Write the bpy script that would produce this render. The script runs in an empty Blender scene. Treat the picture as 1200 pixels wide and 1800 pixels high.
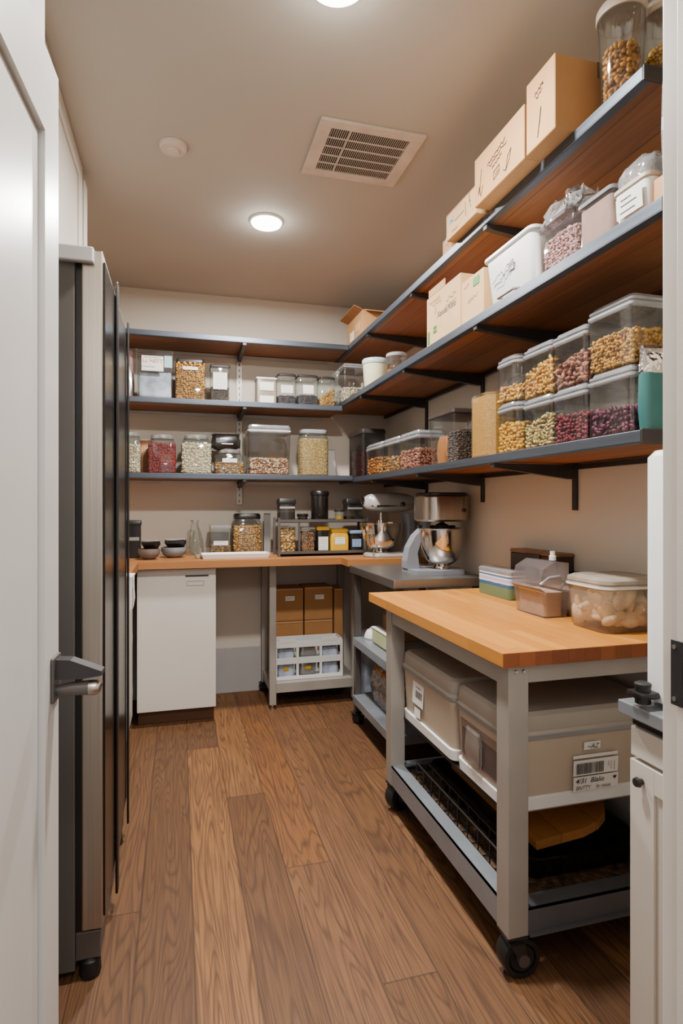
import bpy, bmesh, math, random
import numpy as np
from mathutils import Vector, Matrix
random.seed(4); RNG = np.random.default_rng(7)
sc = bpy.context.scene; C = sc.collection
R = math.radians

# ------------------------------------------------------------------ materials
def lin(h):
    h = h.lstrip('#'); v = [int(h[i:i+2], 16)/255 for i in (0, 2, 4)]
    return tuple(c/12.92 if c <= .04045 else ((c+.055)/1.055)**2.4 for c in v) + (1,)
class NT:
    def __init__(s, name):
        s.m = bpy.data.materials.new(name); s.m.use_nodes = True
        s.t = s.m.node_tree; s.t.nodes.clear()
        s.out = s.t.nodes.new('ShaderNodeOutputMaterial')
    def n(s, typ, **kw):
        nd = s.t.nodes.new('ShaderNode'+typ)
        for k, v in kw.items():
            if hasattr(nd, k) and k not in nd.inputs: setattr(nd, k, v)
            else: s.put(nd.inputs[k], v)
        return nd
    def put(s, inp, v):
        if isinstance(v, bpy.types.NodeSocket): s.t.links.new(v, inp)
        else: inp.default_value = v
    def math(s, op, a, b=0., c=0.):
        nd = s.t.nodes.new('ShaderNodeMath'); nd.operation = op
        for i, v in enumerate((a, b, c)): s.put(nd.inputs[i], v)
        return nd.outputs[0]
    def mix(s, f, a, b, blend='MIX'):
        nd = s.t.nodes.new('ShaderNodeMix'); nd.data_type = 'RGBA'; nd.blend_type = blend
        s.put(nd.inputs[0], f); s.put(nd.inputs[6], a); s.put(nd.inputs[7], b)
        return nd.outputs[2]
    def ramp(s, f, stops):
        nd = s.t.nodes.new('ShaderNodeValToRGB'); e = nd.color_ramp.elements
        while len(e) < len(stops): e.new(.5)
        for el, (p, c) in zip(e, stops): el.position = p; el.color = c
        s.put(nd.inputs[0], f); return nd.outputs[0]
    def bsdf(s, **kw):
        b = s.t.nodes.new('ShaderNodeBsdfPrincipled')
        for k, v in kw.items(): s.put(b.inputs[k.replace('_', ' ')], v)
        s.t.links.new(b.outputs[0], s.out.inputs[0]); return b
    def bump(s, h, strength=.3, dist=.01):
        b = s.t.nodes.new('ShaderNodeBump'); b.inputs['Strength'].default_value = strength
        b.inputs['Distance'].default_value = dist; s.put(b.inputs['Height'], h); return b.outputs[0]
    def coord(s, kind='Object', scale=(1, 1, 1), rot=(0, 0, 0)):
        if kind == 'World': o = s.n('NewGeometry').outputs['Position']
        else: o = s.n('TexCoord').outputs[kind]
        mp = s.n('Mapping'); s.put(mp.inputs[0], o); mp.inputs['Scale'].default_value = scale
        mp.inputs['Rotation'].default_value = rot
        return mp.outputs[0]
def dark(c, f): return tuple(x*f for x in c[:3]) + (1,)

def plain(name, hexc, rough=.5, metal=0., var=.12, scale=8., bump=0., bscale=60., stretch=(1, 1, 1), coat=0.):
    t = NT(name); c = lin(hexc); v = t.coord('Object', stretch)
    nz = t.n('TexNoise', Vector=v, Scale=scale, Detail=4.)
    col = t.ramp(nz.outputs[0], [(.3, dark(c, 1-var)), (.7, dark(c, 1+var))])
    rr = t.math('MULTIPLY_ADD', nz.outputs[0], rough*.25, rough*.875)
    kw = dict(Base_Color=col, Roughness=rr, Metallic=metal, Coat_Weight=coat)
    if bump:
        n2 = t.n('TexNoise', Vector=v, Scale=bscale, Detail=3.)
        kw['Normal'] = t.bump(n2.outputs[0], bump, .004)
    t.bsdf(**kw); return t.m
def clear(name, hexc='#ffffff', rough=.06, body=.014, edge=.38, bumps=0., gloss=.38):
    """thin clear plastic or glass: see-through with a sheen and darker, milkier edges"""
    t = NT(name); c = lin(hexc)
    lw = t.n('LayerWeight', Blend=.45)
    nz = t.n('TexNoise', Vector=t.coord('Object'), Scale=14., Detail=3.)
    nrm = t.bump(nz.outputs[0], bumps, .02) if bumps else None
    if nrm: t.put(lw.inputs['Normal'], nrm)
    tr = t.n('BsdfTransparent', Color=t.ramp(lw.outputs['Facing'], [(.6, dark(c, 1.)), (1., dark(c, 1-edge))]))
    df = t.n('BsdfDiffuse', Color=dark(c, .75))
    gl = t.n('BsdfGlossy', Color=(1, 1, 1, 1), Roughness=rough)
    if nrm: t.put(gl.inputs['Normal'], nrm)
    m1 = t.n('MixShader'); t.put(m1.inputs[0], t.math('MULTIPLY_ADD', nz.outputs[0], body, body*.5))
    t.put(m1.inputs[1], tr.outputs[0]); t.put(m1.inputs[2], df.outputs[0])
    m2 = t.n('MixShader'); t.put(m2.inputs[0], t.math('MULTIPLY_ADD', lw.outputs['Fresnel'], gloss, .015))
    t.put(m2.inputs[1], m1.outputs[0]); t.put(m2.inputs[2], gl.outputs[0])
    t.t.links.new(m2.outputs[0], t.out.inputs[0]); return t.m
def pieces_mat(name, cols, rough=.5, spec=.5):
    t = NT(name); cs = [lin(c) for c in cols]
    isl = t.n('NewGeometry').outputs['Random Per Island']
    col = t.ramp(isl, [(i/max(1, len(cs)-1), c) for i, c in enumerate(cs)])
    nz = t.n('TexNoise', Vector=t.coord('Object'), Scale=150., Detail=3.)
    col = t.mix(.5, col, t.ramp(nz.outputs[0], [(.3, (.72, .68, .64, 1)), (.6, (1, 1, 1, 1))]), 'MULTIPLY')
    hs = t.n('HueSaturation', Saturation=1.12, Value=1.02, Color=col)
    t.bsdf(Base_Color=hs.outputs[0], Roughness=rough, Normal=t.bump(nz.outputs[0], .3, .003))
    return t.m
def grain_mat(name, cols, scale=260., bump=.6):
    t = NT(name); cs = [lin(c) for c in cols]; v = t.coord('Object')
    vo = t.n('TexVoronoi', Vector=v, Scale=scale)
    col = t.ramp(t.n('SeparateColor', Color=vo.outputs['Color']).outputs[0], [(i/max(1, len(cs)-1), c) for i, c in enumerate(cs)])
    col = t.mix(1., col, t.ramp(vo.outputs['Distance'], [(.2, (1, 1, 1, 1)), (.75, (.62, .58, .54, 1))]), 'MULTIPLY')
    t.bsdf(Base_Color=col, Roughness=.7, Normal=t.bump(t.math('SUBTRACT', 1., vo.outputs['Distance']), bump, .004)); return t.m
def wood(name, c1, c2, axis=1, strip=.045, rough=.4, seam=.5, grain=1., strip_len=.6):
    """glued-up wood: strips run along the axis (0 = x, 1 = y)"""
    t = NT(name); a, b = lin(c1), lin(c2)
    p = t.n('SeparateXYZ', Vector=t.coord('World'))
    along, across = (p.outputs[1], p.outputs[0]) if axis == 1 else (p.outputs[0], p.outputs[1])
    u = t.math('DIVIDE', across, strip); row = t.math('FLOOR', u); fu = t.math('FRACT', u)
    wn = t.n('TexWhiteNoise', noise_dimensions='1D'); t.put(wn.inputs['W'], row)
    v = t.math('ADD', t.math('DIVIDE', along, strip_len), t.math('MULTIPLY', wn.outputs[0], 7.))
    cid = t.n('CombineXYZ', X=row, Y=t.math('FLOOR', v))
    rnd = t.n('TexWhiteNoise', noise_dimensions='3D', Vector=cid.outputs[0]).outputs[0]
    sc_ = (3., 60., 60.) if axis == 0 else (60., 3., 60.)
    mp = t.n('Mapping'); t.put(mp.inputs[0], t.n('NewGeometry').outputs['Position']); mp.inputs['Scale'].default_value = sc_
    t.put(mp.inputs['Location'], t.n('CombineXYZ', X=t.math('MULTIPLY', rnd, 30.), Y=t.math('MULTIPLY', rnd, 50.)).outputs[0])
    nz = t.n('TexNoise', Vector=mp.outputs[0], Scale=1., Detail=6., Distortion=.6).outputs[0]
    col = t.mix(t.math('MULTIPLY_ADD', nz, .5*grain, t.math('MULTIPLY', rnd, .6)), a, b)
    edge = t.math('MINIMUM', fu, t.math('SUBTRACT', 1., fu))
    sm = t.math('GREATER_THAN', edge, .02)
    col = t.mix(t.math('MULTIPLY', t.math('SUBTRACT', 1., sm), seam), col, dark(b, .4))
    t.bsdf(Base_Color=col, Roughness=t.math('MULTIPLY_ADD', nz, .2, rough), Normal=t.bump(nz, .12, .003)); return t.m
def floor_mat():
    t = NT('oak plank floor'); W, L, X0 = .157, 2.3, .0415
    P = t.n('NewGeometry').outputs['Position']; p = t.n('SeparateXYZ', Vector=P)
    u = t.math('DIVIDE', t.math('SUBTRACT', p.outputs[0], X0), W); row = t.math('FLOOR', u); fu = t.math('FRACT', u)
    v = t.math('ADD', t.math('DIVIDE', p.outputs[1], L), t.math('FRACT', t.math('MULTIPLY_ADD', row, .24, 10.65)))
    fv = t.math('FRACT', v)
    rnd = t.math('FRACT', t.math('ADD', t.math('MULTIPLY_ADD', row, .618, 20.35), t.math('MULTIPLY', t.math('FLOOR', v), .37)))
    off = t.n('CombineXYZ', X=t.math('MULTIPLY', rnd, 37.), Y=t.math('MULTIPLY', rnd, 91.), Z=rnd)
    mp = t.n('VectorMath', operation='ADD'); t.put(mp.inputs[0], P); t.put(mp.inputs[1], off.outputs[0])
    m1 = t.n('Mapping', Vector=mp.outputs[0]); m1.inputs['Scale'].default_value = (8., .62, 1.)
    big = t.n('TexNoise', Vector=m1.outputs[0], Scale=1.6, Detail=1.2, Distortion=.25).outputs[0]
    # cathedral grain: contour lines of a stretched noise
    ring = t.math('SINE', t.math('MULTIPLY', big, 120.))
    ring = t.math('MULTIPLY_ADD', ring, .5, .5)
    m2 = t.n('Mapping', Vector=mp.outputs[0]); m2.inputs['Scale'].default_value = (150., 5., 1.)
    fine = t.n('TexNoise', Vector=m2.outputs[0], Scale=1., Detail=5.).outputs[0]
    blot = t.n('TexNoise', Vector=mp.outputs[0], Scale=3.2, Detail=3.).outputs[0]
    col = t.ramp(rnd, [(0., lin('#5a3c22')), (.2, lin('#6c4828')), (.45, lin('#664426')), (.6, lin('#7a5230')), (.75, lin('#8d5f33')), (.85, lin('#64442a')), (1., lin('#8a5627'))])
    col = t.mix(t.math('MULTIPLY', t.math('POWER', ring, 4.), .58), col, lin('#3a2212'))
    col = t.mix(t.ramp(fine, [(.42, (0, 0, 0, 1)), (.7, (.6, .6, .6, 1))]), col, lin('#3d2414'))
    col = t.mix(t.ramp(blot, [(.5, (0, 0, 0, 1)), (.8, (.5, .5, .5, 1))]), col, lin('#5a3a28'))
    # knots
    mk = t.n('Mapping', Vector=mp.outputs[0]); mk.inputs['Scale'].default_value = (4., 1.6, 1.)
    kn = t.n('TexVoronoi', Vector=mk.outputs[0], Scale=1.3).outputs['Distance']
    col = t.mix(t.ramp(kn, [(.03, (.85, .85, .85, 1)), (.085, (0, 0, 0, 1))]), col, lin('#352012'))
    eu = t.math('MULTIPLY', t.math('MINIMUM', fu, t.math('SUBTRACT', 1., fu)), W)
    ev = t.math('MULTIPLY', t.math('MINIMUM', fv, t.math('SUBTRACT', 1., fv)), L)
    e = t.math('MINIMUM', eu, ev)
    seam = t.ramp(e, [(.0006, (.7, .7, .7, 1)), (.0020, (0, 0, 0, 1))])
    col = t.mix(seam, col, lin('#2a1a10'))
    h = t.math('SUBTRACT', t.math('MULTIPLY', t.math('ADD', ring, fine), .3), seam)
    col = t.n('HueSaturation', Saturation=.98, Color=col).outputs[0]
    t.bsdf(Base_Color=col, Specular_IOR_Level=.4, Roughness=t.math('MULTIPLY_ADD', fine, .25, .46), Normal=t.bump(h, .18, .004)); return t.m
def butcher_end():
    return wood('butcher block end grain', '#9a5424', '#6f3613', axis=1, strip=.05, rough=.35, strip_len=9.)
def steel(name, hexc, rough=.28, metal=1., axis=2, aniso=200.):
    t = NT(name); c = lin(hexc); s = [aniso]*3; s[axis] = 2.
    nz = t.n('TexNoise', Vector=t.coord('Object', tuple(s)), Scale=1., Detail=3.)
    col = t.ramp(nz.outputs[0], [(.3, dark(c, .88)), (.7, dark(c, 1.08))])
    t.bsdf(Base_Color=col, Roughness=t.math('MULTIPLY_ADD', nz.outputs[0], .15, rough), Metallic=metal); return t.m
def paint(name, hexc, rough=.8):
    t = NT(name); c = lin(hexc); v = t.coord('World')
    a = t.n('TexNoise', Vector=v, Scale=1.3, Detail=2.).outputs[0]
    b = t.n('TexNoise', Vector=v, Scale=170., Detail=2.).outputs[0]
    t.bsdf(Base_Color=t.ramp(a, [(.3, dark(c, .96)), (.7, dark(c, 1.04))]), Roughness=rough, Normal=t.bump(b, .05, .003)); return t.m
def glow(name, strength, col=(1, .95, .88, 1)):
    t = NT(name); e = t.n('Emission', Color=col, Strength=strength); t.t.links.new(e.outputs[0], t.out.inputs[0]); return t.m
def carton(name, hexc, var=.08):
    t = NT(name); c = lin(hexc); v = t.coord('Object')
    nz = t.n('TexNoise', Vector=v, Scale=9., Detail=5.).outputs[0]
    fl = t.n('TexWave', Vector=v, Scale=60., Distortion=1.).outputs['Color']
    col = t.ramp(nz, [(.3, dark(c, 1-var)), (.7, dark(c, 1+var))])
    t.bsdf(Base_Color=col, Roughness=.85, Normal=t.bump(fl, .04, .002)); return t.m
def stripes(name):
    t = NT(name); z = t.n('SeparateXYZ', Vector=t.coord('Object')).outputs[2]
    nz = t.n('TexNoise', Vector=t.coord('Object'), Scale=20.).outputs[0]
    z = t.math('ADD', z, t.math('MULTIPLY', nz, .004))
    col = t.n('ValToRGB'); cr = col.color_ramp; cr.interpolation = 'CONSTANT'; e = cr.elements
    st = [(0, '#5f7a5c'), (.40, '#2f5f86'), (.52, '#d8d2dc'), (.60, '#b8b0cf'), (.68, '#dad6dd'), (.74, '#3f6690'), (.80, '#dcd8da'), (.90, '#c4c4cc')]
    while len(e) < len(st): e.new(.5)
    for el, (p, c) in zip(e, st): el.position = p; el.color = lin(c)
    t.put(col.inputs[0], t.math('DIVIDE', z, .118)); t.bsdf(Base_Color=col.outputs[0], Roughness=.35); return t.m

M = {}
M['wall'] = paint('taupe wall paint', '#cec5b7'); M['ceil'] = paint('beige ceiling paint', '#b9b4ab')
M['white'] = plain('white satin paint', '#c2bfba', .32, var=.03, scale=3.)
M['cab'] = plain('warm white lacquer', '#cbc4b9', .35, var=.02, scale=3.)
M['jamb'] = plain('cream jamb paint', '#cfc6ba', .45, var=.02)
M['base'] = plain('pale grey baseboard', '#aaa6a4', .5, var=.03)
M['floor'] = floor_mat()
M['plank'] = wood('walnut shelf board', '#a3683c', '#6a3e22', 1, .14, .45, .6, 1.3, 2.)
M['plankx'] = wood('walnut shelf board across', '#a3683c', '#6a3e22', 0, .14, .45, .6, 1.3, 2.)
M['counter'] = wood('oak worktop', '#b07844', '#8c5529', 0, .04, .35, .35)
M['block'] = wood('maple butcher block', '#d59038', '#b06e22', 1, .042, .32, .35, 1., .7)
M['endgrain'] = butcher_end()
M['kick'] = wood('brown toe kick', '#7a5234', '#5a3a24', 0, .3, .5, .2)
M['shelfmetal'] = steel('blue grey shelf edge', '#565d67', .34, .75, 1, 90.)
M['shelfmetalx'] = steel('blue grey shelf edge across', '#565d67', .34, .75, 0, 90.)
M['bracket'] = plain('dark steel bracket', '#3e3a3a', .4, .6)
M['standard'] = plain('pale wall standard', '#b9b4ad', .4, .3)
M['frame'] = plain('grey powder coat', '#9c958c', .42, .25, var=.06)
M['rail'] = plain('blue grey angle rail', '#8f959c', .38, .5, var=.08)
M['raildark'] = plain('dark angle rail', '#65686c', .4, .5, var=.08)
M['darkframe'] = plain('dark grey tube', '#5d5753', .4, .5)
M['steel'] = steel('brushed steel', '#b7aea2', .26, 1., 2)
M['steeltop'] = steel('steel table top', '#96928e', .28, .9, 1)
M['chrome'] = plain('polished steel', '#cfc6bb', .12, 1., var=.03)
M['fridgeside'] = plain('charcoal fridge side', '#55514d', .45, .3, var=.05, scale=2.)
M['black'] = plain('black plastic', '#141313', .35, 0, var=.2)
M['blackgloss'] = plain('black glass', '#08090c', .22, 0, var=.2)
M['blackmat'] = plain('matte black', '#1b1817', .6)
M['rubber'] = plain('black rubber', '#111111', .5)
M['carton'] = carton('cardboard', '#b98c5c'); M['cartonlight'] = carton('pale cardboard', '#cba272'); M['cartondark'] = carton('brown cardboard', '#a07040')
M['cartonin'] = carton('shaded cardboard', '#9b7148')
M['ink'] = plain('black ink', '#2a2420', .7); M['green'] = plain('green print', '#16781f', .6); M['paleink'] = plain('faded pen', '#8f7c55', .8)
M['paper'] = plain('white label paper', '#e2dfd8', .6, var=.03); M['bluepaper'] = plain('pale blue paper', '#9fc6cb', .6)
M['whiteplastic'] = plain('white plastic', '#e3e3e0', .35, var=.03); M['cream'] = plain('cream tub', '#cfcda9', .4)
M['bluelid'] = plain('pale blue lid', '#a9bcc2', .4); M['greylid'] = plain('grey lid', '#8e8f92', .4); M['tanlid'] = plain('tan lid', '#b9ab9b', .4)
M['silverlid'] = plain('brushed silver lid', '#b9b8b5', .25, .7, var=.1); M['darklid'] = plain('dark brown lid', '#2e2725', .35)
M['greyplastic'] = plain('warm grey plastic', '#b2a28f', .45, var=.03); M['greyplastic2'] = plain('grey storage lid', '#a49b8f', .42, var=.03)
M['clear'] = clear('clear plastic', '#f4f6f6'); M['clearlid'] = clear('frosted clear lid', '#d4d7da', .12, .42, .5, 0., .9)
M['glass'] = clear('jar glass', '#eef3f0', .03, .03, .5); M['tanclear'] = clear('translucent tan lid', '#e6d8c4', .15, .5, .3, 0., .6); M['frost'] = clear('slightly milky container', '#efe6da', .08, .16, .3); M['smoke'] = clear('smoky plastic', '#a8a4a0', .05, .03, .6)
M['film'] = clear('crinkled clear film', '#fafafc', .09, .2, .2, .9, .9); M['pinkfilm'] = clear('mauve tinted plastic', '#e6dcdb', .1, .10, .45)
M['milky'] = clear('milky plastic', '#d9cfc3', .2, .3, .4)
M['pink'] = plain('pink pouch', '#c99a94', .5); M['silver'] = plain('silver foil', '#b9b6b3', .28, .7, bump=.7, bscale=14.)
M['orangebag'] = plain('orange packet', '#b8763a', .4, bump=.3, bscale=20.); M['blackbag'] = plain('black pouch', '#17120f', .3, bump=.6, bscale=18.)
M['teal'] = plain('teal pouch', '#2a615f', .4, bump=.2, bscale=30.); M['yellowpl'] = plain('yellow tin', '#c99a1c', .35)
M['bluelabel'] = plain('blue label', '#7f9cc0', .5); M['bluebag'] = plain('blue and white packet', '#aab4c4', .4, var=.5, scale=12., bump=.4, bscale=12.)
M['stone'] = plain('grey brown stoneware', '#6c625b', .55, var=.2, scale=20.); M['stone2'] = plain('blue grey stoneware', '#7c7f84', .5, var=.2)
M['coffee'] = plain('dark coffee', '#35241a', .6); M['mixergrey'] = plain('silver enamel', '#b4b2b0', .22, .2, var=.02, coat=.4)
M['mixerdark'] = plain('slate enamel', '#8d9098', .3, .2, var=.03); M['stripe'] = stripes('striped box print')
M['greenpale'] = plain('pale green packet', '#b9bf8e', .5); M['wicker'] = grain_mat('dark wicker', ['#2a1a10', '#6a4a2c', '#15100c'], 60., .8)
M['tape'] = plain('brown parcel tape', '#7a5632', .4); M['lightwood'] = wood('pale wood', '#c08548', '#a06a34', 1, .08, .45)
M['board'] = wood('honey wood board', '#a56a2e', '#865522', 1, .12, .5); M['greypanel'] = plain('grey panel', '#8a8580', .5)
M['vent'] = plain('vent enamel', '#cfc3b8', .5); M['ventdark'] = plain('dark vent duct', '#0c0a08', .8); M['ventslat'] = plain('vent slats', '#c9beb2', .5)
M['glow'] = glow('lamp glow', 14.)
M['redbag'] = clear('red tinted bag', '#d9a08f', .1, .1, .4, .8)
FILL = {  # mode, piece half sizes, colours, spacing
 'corn': ((.009, .007, .006), ['#e0a83a', '#f0c65c', '#c98a22']),
 'elbow': ((.013, .006, .006), ['#d79c45', '#efc878', '#b97a2c']),
 'walnut': ((.012, .009, .007), ['#a9805a', '#c99e74', '#7e5636']),
 'pecan': ((.014, .007, .006), ['#9a5f4c', '#c08a74', '#7a4536']),
 'seed': ((.013, .005, .005), ['#c2ab6e', '#e0cd94', '#96804a']),
 'cran': ((.009, .007, .006), ['#6d1a2a', '#8d2836', '#45101c']),
 'beet': ((.012, .008, .004), ['#5d2238', '#7a3350', '#3d1426']),
 'granola': ((.008, .006, .004), ['#c99648', '#e0b56a', '#8d5f2a']),
 'cashew': ((.012, .007, .006), ['#e3c99c', '#f0deb8', '#c4a474']),
 'nut': ((.011, .008, .008), ['#b98545', '#d6a867', '#96652f']),
 'redbean': ((.010, .006, .006), ['#8d1a20', '#aa2a2a', '#6a1016']),
 'whitebean': ((.010, .007, .006), ['#e6d8bd', '#f2e8d2', '#cbb994']),
 'mixed': ((.011, .008, .007), ['#8d5a2c', '#d09a54', '#5d3a1e', '#c8b08a']),
 'pistachio': ((.010, .008, .007), ['#dcc7a8', '#efe2ca', '#b89a76', '#a06a54']),
 'oats': ((.005, .004, .002), ['#d8b878', '#ecd4a0', '#b89050']),
 'darkbean': ((.008, .006, .005), ['#3f322d', '#5d4d46', '#2a201d']),
 'berry': ((.006, .006, .006), ['#2d2733', '#4a4250', '#18141c']),
 'pinkgrain': ((.007, .005, .004), ['#c79c9a', '#e4c4c0', '#a87874']),
 'cereal': ((.010, .009, .006), ['#9a6c38', '#c08e50', '#6d4620']),
 'dumpling': ((.034, .026, .024), ['#f2e6cc', '#f8f0de', '#e6d6b6']),
 'orange': ((.012, .009, .007), ['#c07a22', '#e09c3c', '#93501a', '#6a3a18']),
 'popcorn': ((.012, .010, .010), ['#d8ac60', '#ecd09a', '#b07a34']),
 'almond': ((.010, .006, .005), ['#9c6a44', '#b98660', '#7a4c2c']),
 'quartz': ((.011, .009, .008), ['#d8cdb8', '#efe6d6', '#b8a888']),
}
for k, (s, c) in FILL.items():
    M['f_'+k] = pieces_mat(k+' pieces', c); M['c_'+k] = plain(k+' bed', c[-1], .8, var=.3, scale=60.)
M['couscous'] = grain_mat('couscous', ['#efb040', '#e09a28', '#f8c860'], 330.)
M['powder'] = plain('pink powder', '#b79589', .9, var=.08, scale=30., bump=.2)
M['flour'] = plain('cream flour', '#d9c9ab', .9, var=.08, scale=30.)

# ------------------------------------------------------------------ mesh helpers
def link(name, me, mat, parent=None, loc=None, smooth=False):
    if smooth:
        me.polygons.foreach_set('use_smooth', [True]*len(me.polygons))
    me.materials.append(mat)
    o = bpy.data.objects.new(name, me); C.objects.link(o)
    if parent: o.parent = parent
    if loc: o.location = loc
    return o
class MB:
    """collects shapes into one mesh"""
    def __init__(s): s.v = []; s.f = []
    def add(s, v, f):
        b = len(s.v); s.v += [tuple(p) for p in v]; s.f += [tuple(b+i for i in q) for q in f]; return s
    def box(s, a, b, bev=0., seg=2):
        bm = bmesh.new(); bmesh.ops.create_cube(bm, size=1)
        for v in bm.verts:
            v.co = Vector([a[i]+(b[i]-a[i])*(v.co[i]+.5) for i in range(3)])
        if bev:
            bev = min(bev, .49*min(abs(b[i]-a[i]) for i in range(3)))
            bmesh.ops.bevel(bm, geom=bm.edges[:], offset=bev, segments=seg, affect='EDGES', profile=.5)
        s.bm(bm); return s
    def bm(s, bm, mtx=None):
        bm.verts.index_update()
        v = [(mtx @ x.co) if mtx else x.co.copy() for x in bm.verts]
        f = [[x.index for x in q.verts] for q in bm.faces]; bm.free(); return s.add(v, f)
    def lathe(s, prof, seg=32, c=(0, 0, 0), caps=True):
        v = []; f = []
        for r, z in prof:
            for i in range(seg):
                a = 2*math.pi*i/seg; v.append((c[0]+r*math.cos(a), c[1]+r*math.sin(a), c[2]+z))
        for k in range(len(prof)-1):
            for i in range(seg):
                j = (i+1) % seg; f.append((k*seg+i, k*seg+j, (k+1)*seg+j, (k+1)*seg+i))
        if caps:
            f.append(tuple(range(seg))[::-1]); f.append(tuple(range((len(prof)-1)*seg, len(prof)*seg)))
        return s.add(v, f)
    def loft(s, secs, seg=5, caps=(True, True), jit=0.):
        """secs: (hx, hy, r, z[, cx, cy]) rounded rectangles"""
        v = []; f = []; n = 4*(seg+1)
        for q in secs:
            hx, hy, r, z = q[:4]; cx, cy = (q[4], q[5]) if len(q) > 4 else (0, 0); r = min(r, hx*.999, hy*.999)
            for k, (sx, sy) in enumerate(((1, 1), (-1, 1), (-1, -1), (1, -1))):
                for i in range(seg+1):
                    a = (k+i/seg)*math.pi/2
                    j = 1+random.uniform(-jit, jit)
                    v.append((cx+(sx*(hx-r)+r*math.cos(a))*j, cy+(sy*(hy-r)+r*math.sin(a))*j, z+(random.uniform(-jit, jit)*.12 if q is not secs[0] else 0)))
        for k in range(len(secs)-1):
            for i in range(n):
                j = (i+1) % n; f.append((k*n+i, k*n+j, (k+1)*n+j, (k+1)*n+i))
        if caps[0]: f.append(tuple(range(n))[::-1])
        if caps[1]: f.append(tuple(range((len(secs)-1)*n, len(secs)*n)))
        return s.add(v, f)
    def prism(s, poly, a, b, axis=2):
        """poly in the two other axes (order kept), extruded along the axis"""
        n = len(poly); v = []
        for h in (a, b):
            for p in poly:
                q = list(p); q.insert(axis, h); v.append(tuple(q))
        f = [tuple(range(n))[::-1], tuple(range(n, 2*n))] + [(i, (i+1) % n, n+(i+1) % n, n+i) for i in range(n)]
        return s.add(v, f)
    def tube(s, pts, r, seg=10):
        pts = [Vector(p) for p in pts]; v = []; f = []; rs = r if isinstance(r, (list, tuple)) else [r]*len(pts)
        for i, p in enumerate(pts):
            d = (pts[min(i+1, len(pts)-1)]-pts[max(i-1, 0)]).normalized()
            a = d.orthogonal().normalized() if i == 0 else (pa - d*pa.dot(d)).normalized()
            pa = a; b = d.cross(a)
            for k in range(seg):
                t = 2*math.pi*k/seg; v.append(p+(a*math.cos(t)+b*math.sin(t))*rs[i])
        for i in range(len(pts)-1):
            for k in range(seg):
                j = (k+1) % seg; f.append((i*seg+k, i*seg+j, (i+1)*seg+j, (i+1)*seg+k))
        f.append(tuple(range(seg))[::-1]); f.append(tuple(range((len(pts)-1)*seg, len(pts)*seg)))
        return s.add(v, f)
    def ribbon(s, pts, w, O, U, V):
        """flat pen stroke in the plane O + u*U + v*V"""
        O, U, V = Vector(O), Vector(U), Vector(V)
        p = [Vector(q) for q in pts]
        for a, b in zip(p, p[1:]):
            d = (b-a)
            if d.length < 1e-6: continue
            d = d.normalized(); n = Vector((-d.y, d.x))*w/2; a2 = a-d*w*.3; b2 = b+d*w*.3
            q = [a2-n, b2-n, b2+n, a2+n]
            s.add([O+U*k.x+V*k.y for k in q], [(0, 1, 2, 3)])
        return s
    def build(s, name, mat, parent=None, loc=None, smooth=False, fix=True):
        me = bpy.data.meshes.new(name); me.from_pydata(s.v, [], s.f)
        if fix:
            bm = bmesh.new(); bm.from_mesh(me); bmesh.ops.recalc_face_normals(bm, faces=bm.faces[:]); bm.to_mesh(me); bm.free()
        o = link(name, me, mat, parent, loc)
        if smooth:
            me.polygons.foreach_set('use_smooth', [True]*len(me.polygons))
            try: me.set_sharp_from_angle(angle=R(smooth if smooth > 1 else 38))
            except Exception: pass
        return o
def tag(o, label, cat, group=None, kind=None):
    if label: o['label'] = label
    if cat: o['category'] = cat
    if group: o['group'] = group
    if kind: o['kind'] = kind
    return o
def thing(name, label, cat, loc=(0, 0, 0), rz=0, group=None):
    o = bpy.data.objects.new(name, None); C.objects.link(o); o.location = loc; o.rotation_euler = (0, 0, R(rz))
    o.empty_display_size = .05
    return tag(o, label, cat, group)
def struct(name, mb, mat, smooth=False):
    o = mb.build(name, mat, None, None, smooth); o['kind'] = 'structure'; return o
def copy_tree(o, parent=None):
    c = o.copy(); C.objects.link(c)
    if parent: c.parent = parent
    for ch in [x for x in bpy.data.objects if x.parent == o]: copy_tree(ch, c)
    return c
_ico = bmesh.new(); bmesh.ops.create_icosphere(_ico, subdivisions=1, radius=1); _ico.verts.index_update()
ICO_V = np.array([v.co[:] for v in _ico.verts]); ICO_F = np.array([[v.index for v in f.verts] for f in _ico.faces]); _ico.free()
_ico = bmesh.new(); bmesh.ops.create_icosphere(_ico, subdivisions=2, radius=1); _ico.verts.index_update()
ICO2_V = np.array([v.co[:] for v in _ico.verts]); ICO2_F = np.array([[v.index for v in f.verts] for f in _ico.faces]); _ico.free()
def rand_rot(n):
    q = RNG.normal(size=(n, 4)); q /= np.linalg.norm(q, axis=1)[:, None]
    w, x, y, z = q.T
    return np.stack([1-2*(y*y+z*z), 2*(x*y-z*w), 2*(x*z+y*w), 2*(x*y+z*w), 1-2*(x*x+z*z), 2*(y*z-x*w), 2*(x*z-y*w), 2*(y*z+x*w), 1-2*(x*x+y*y)], 1).reshape(n, 3, 3)
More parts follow.
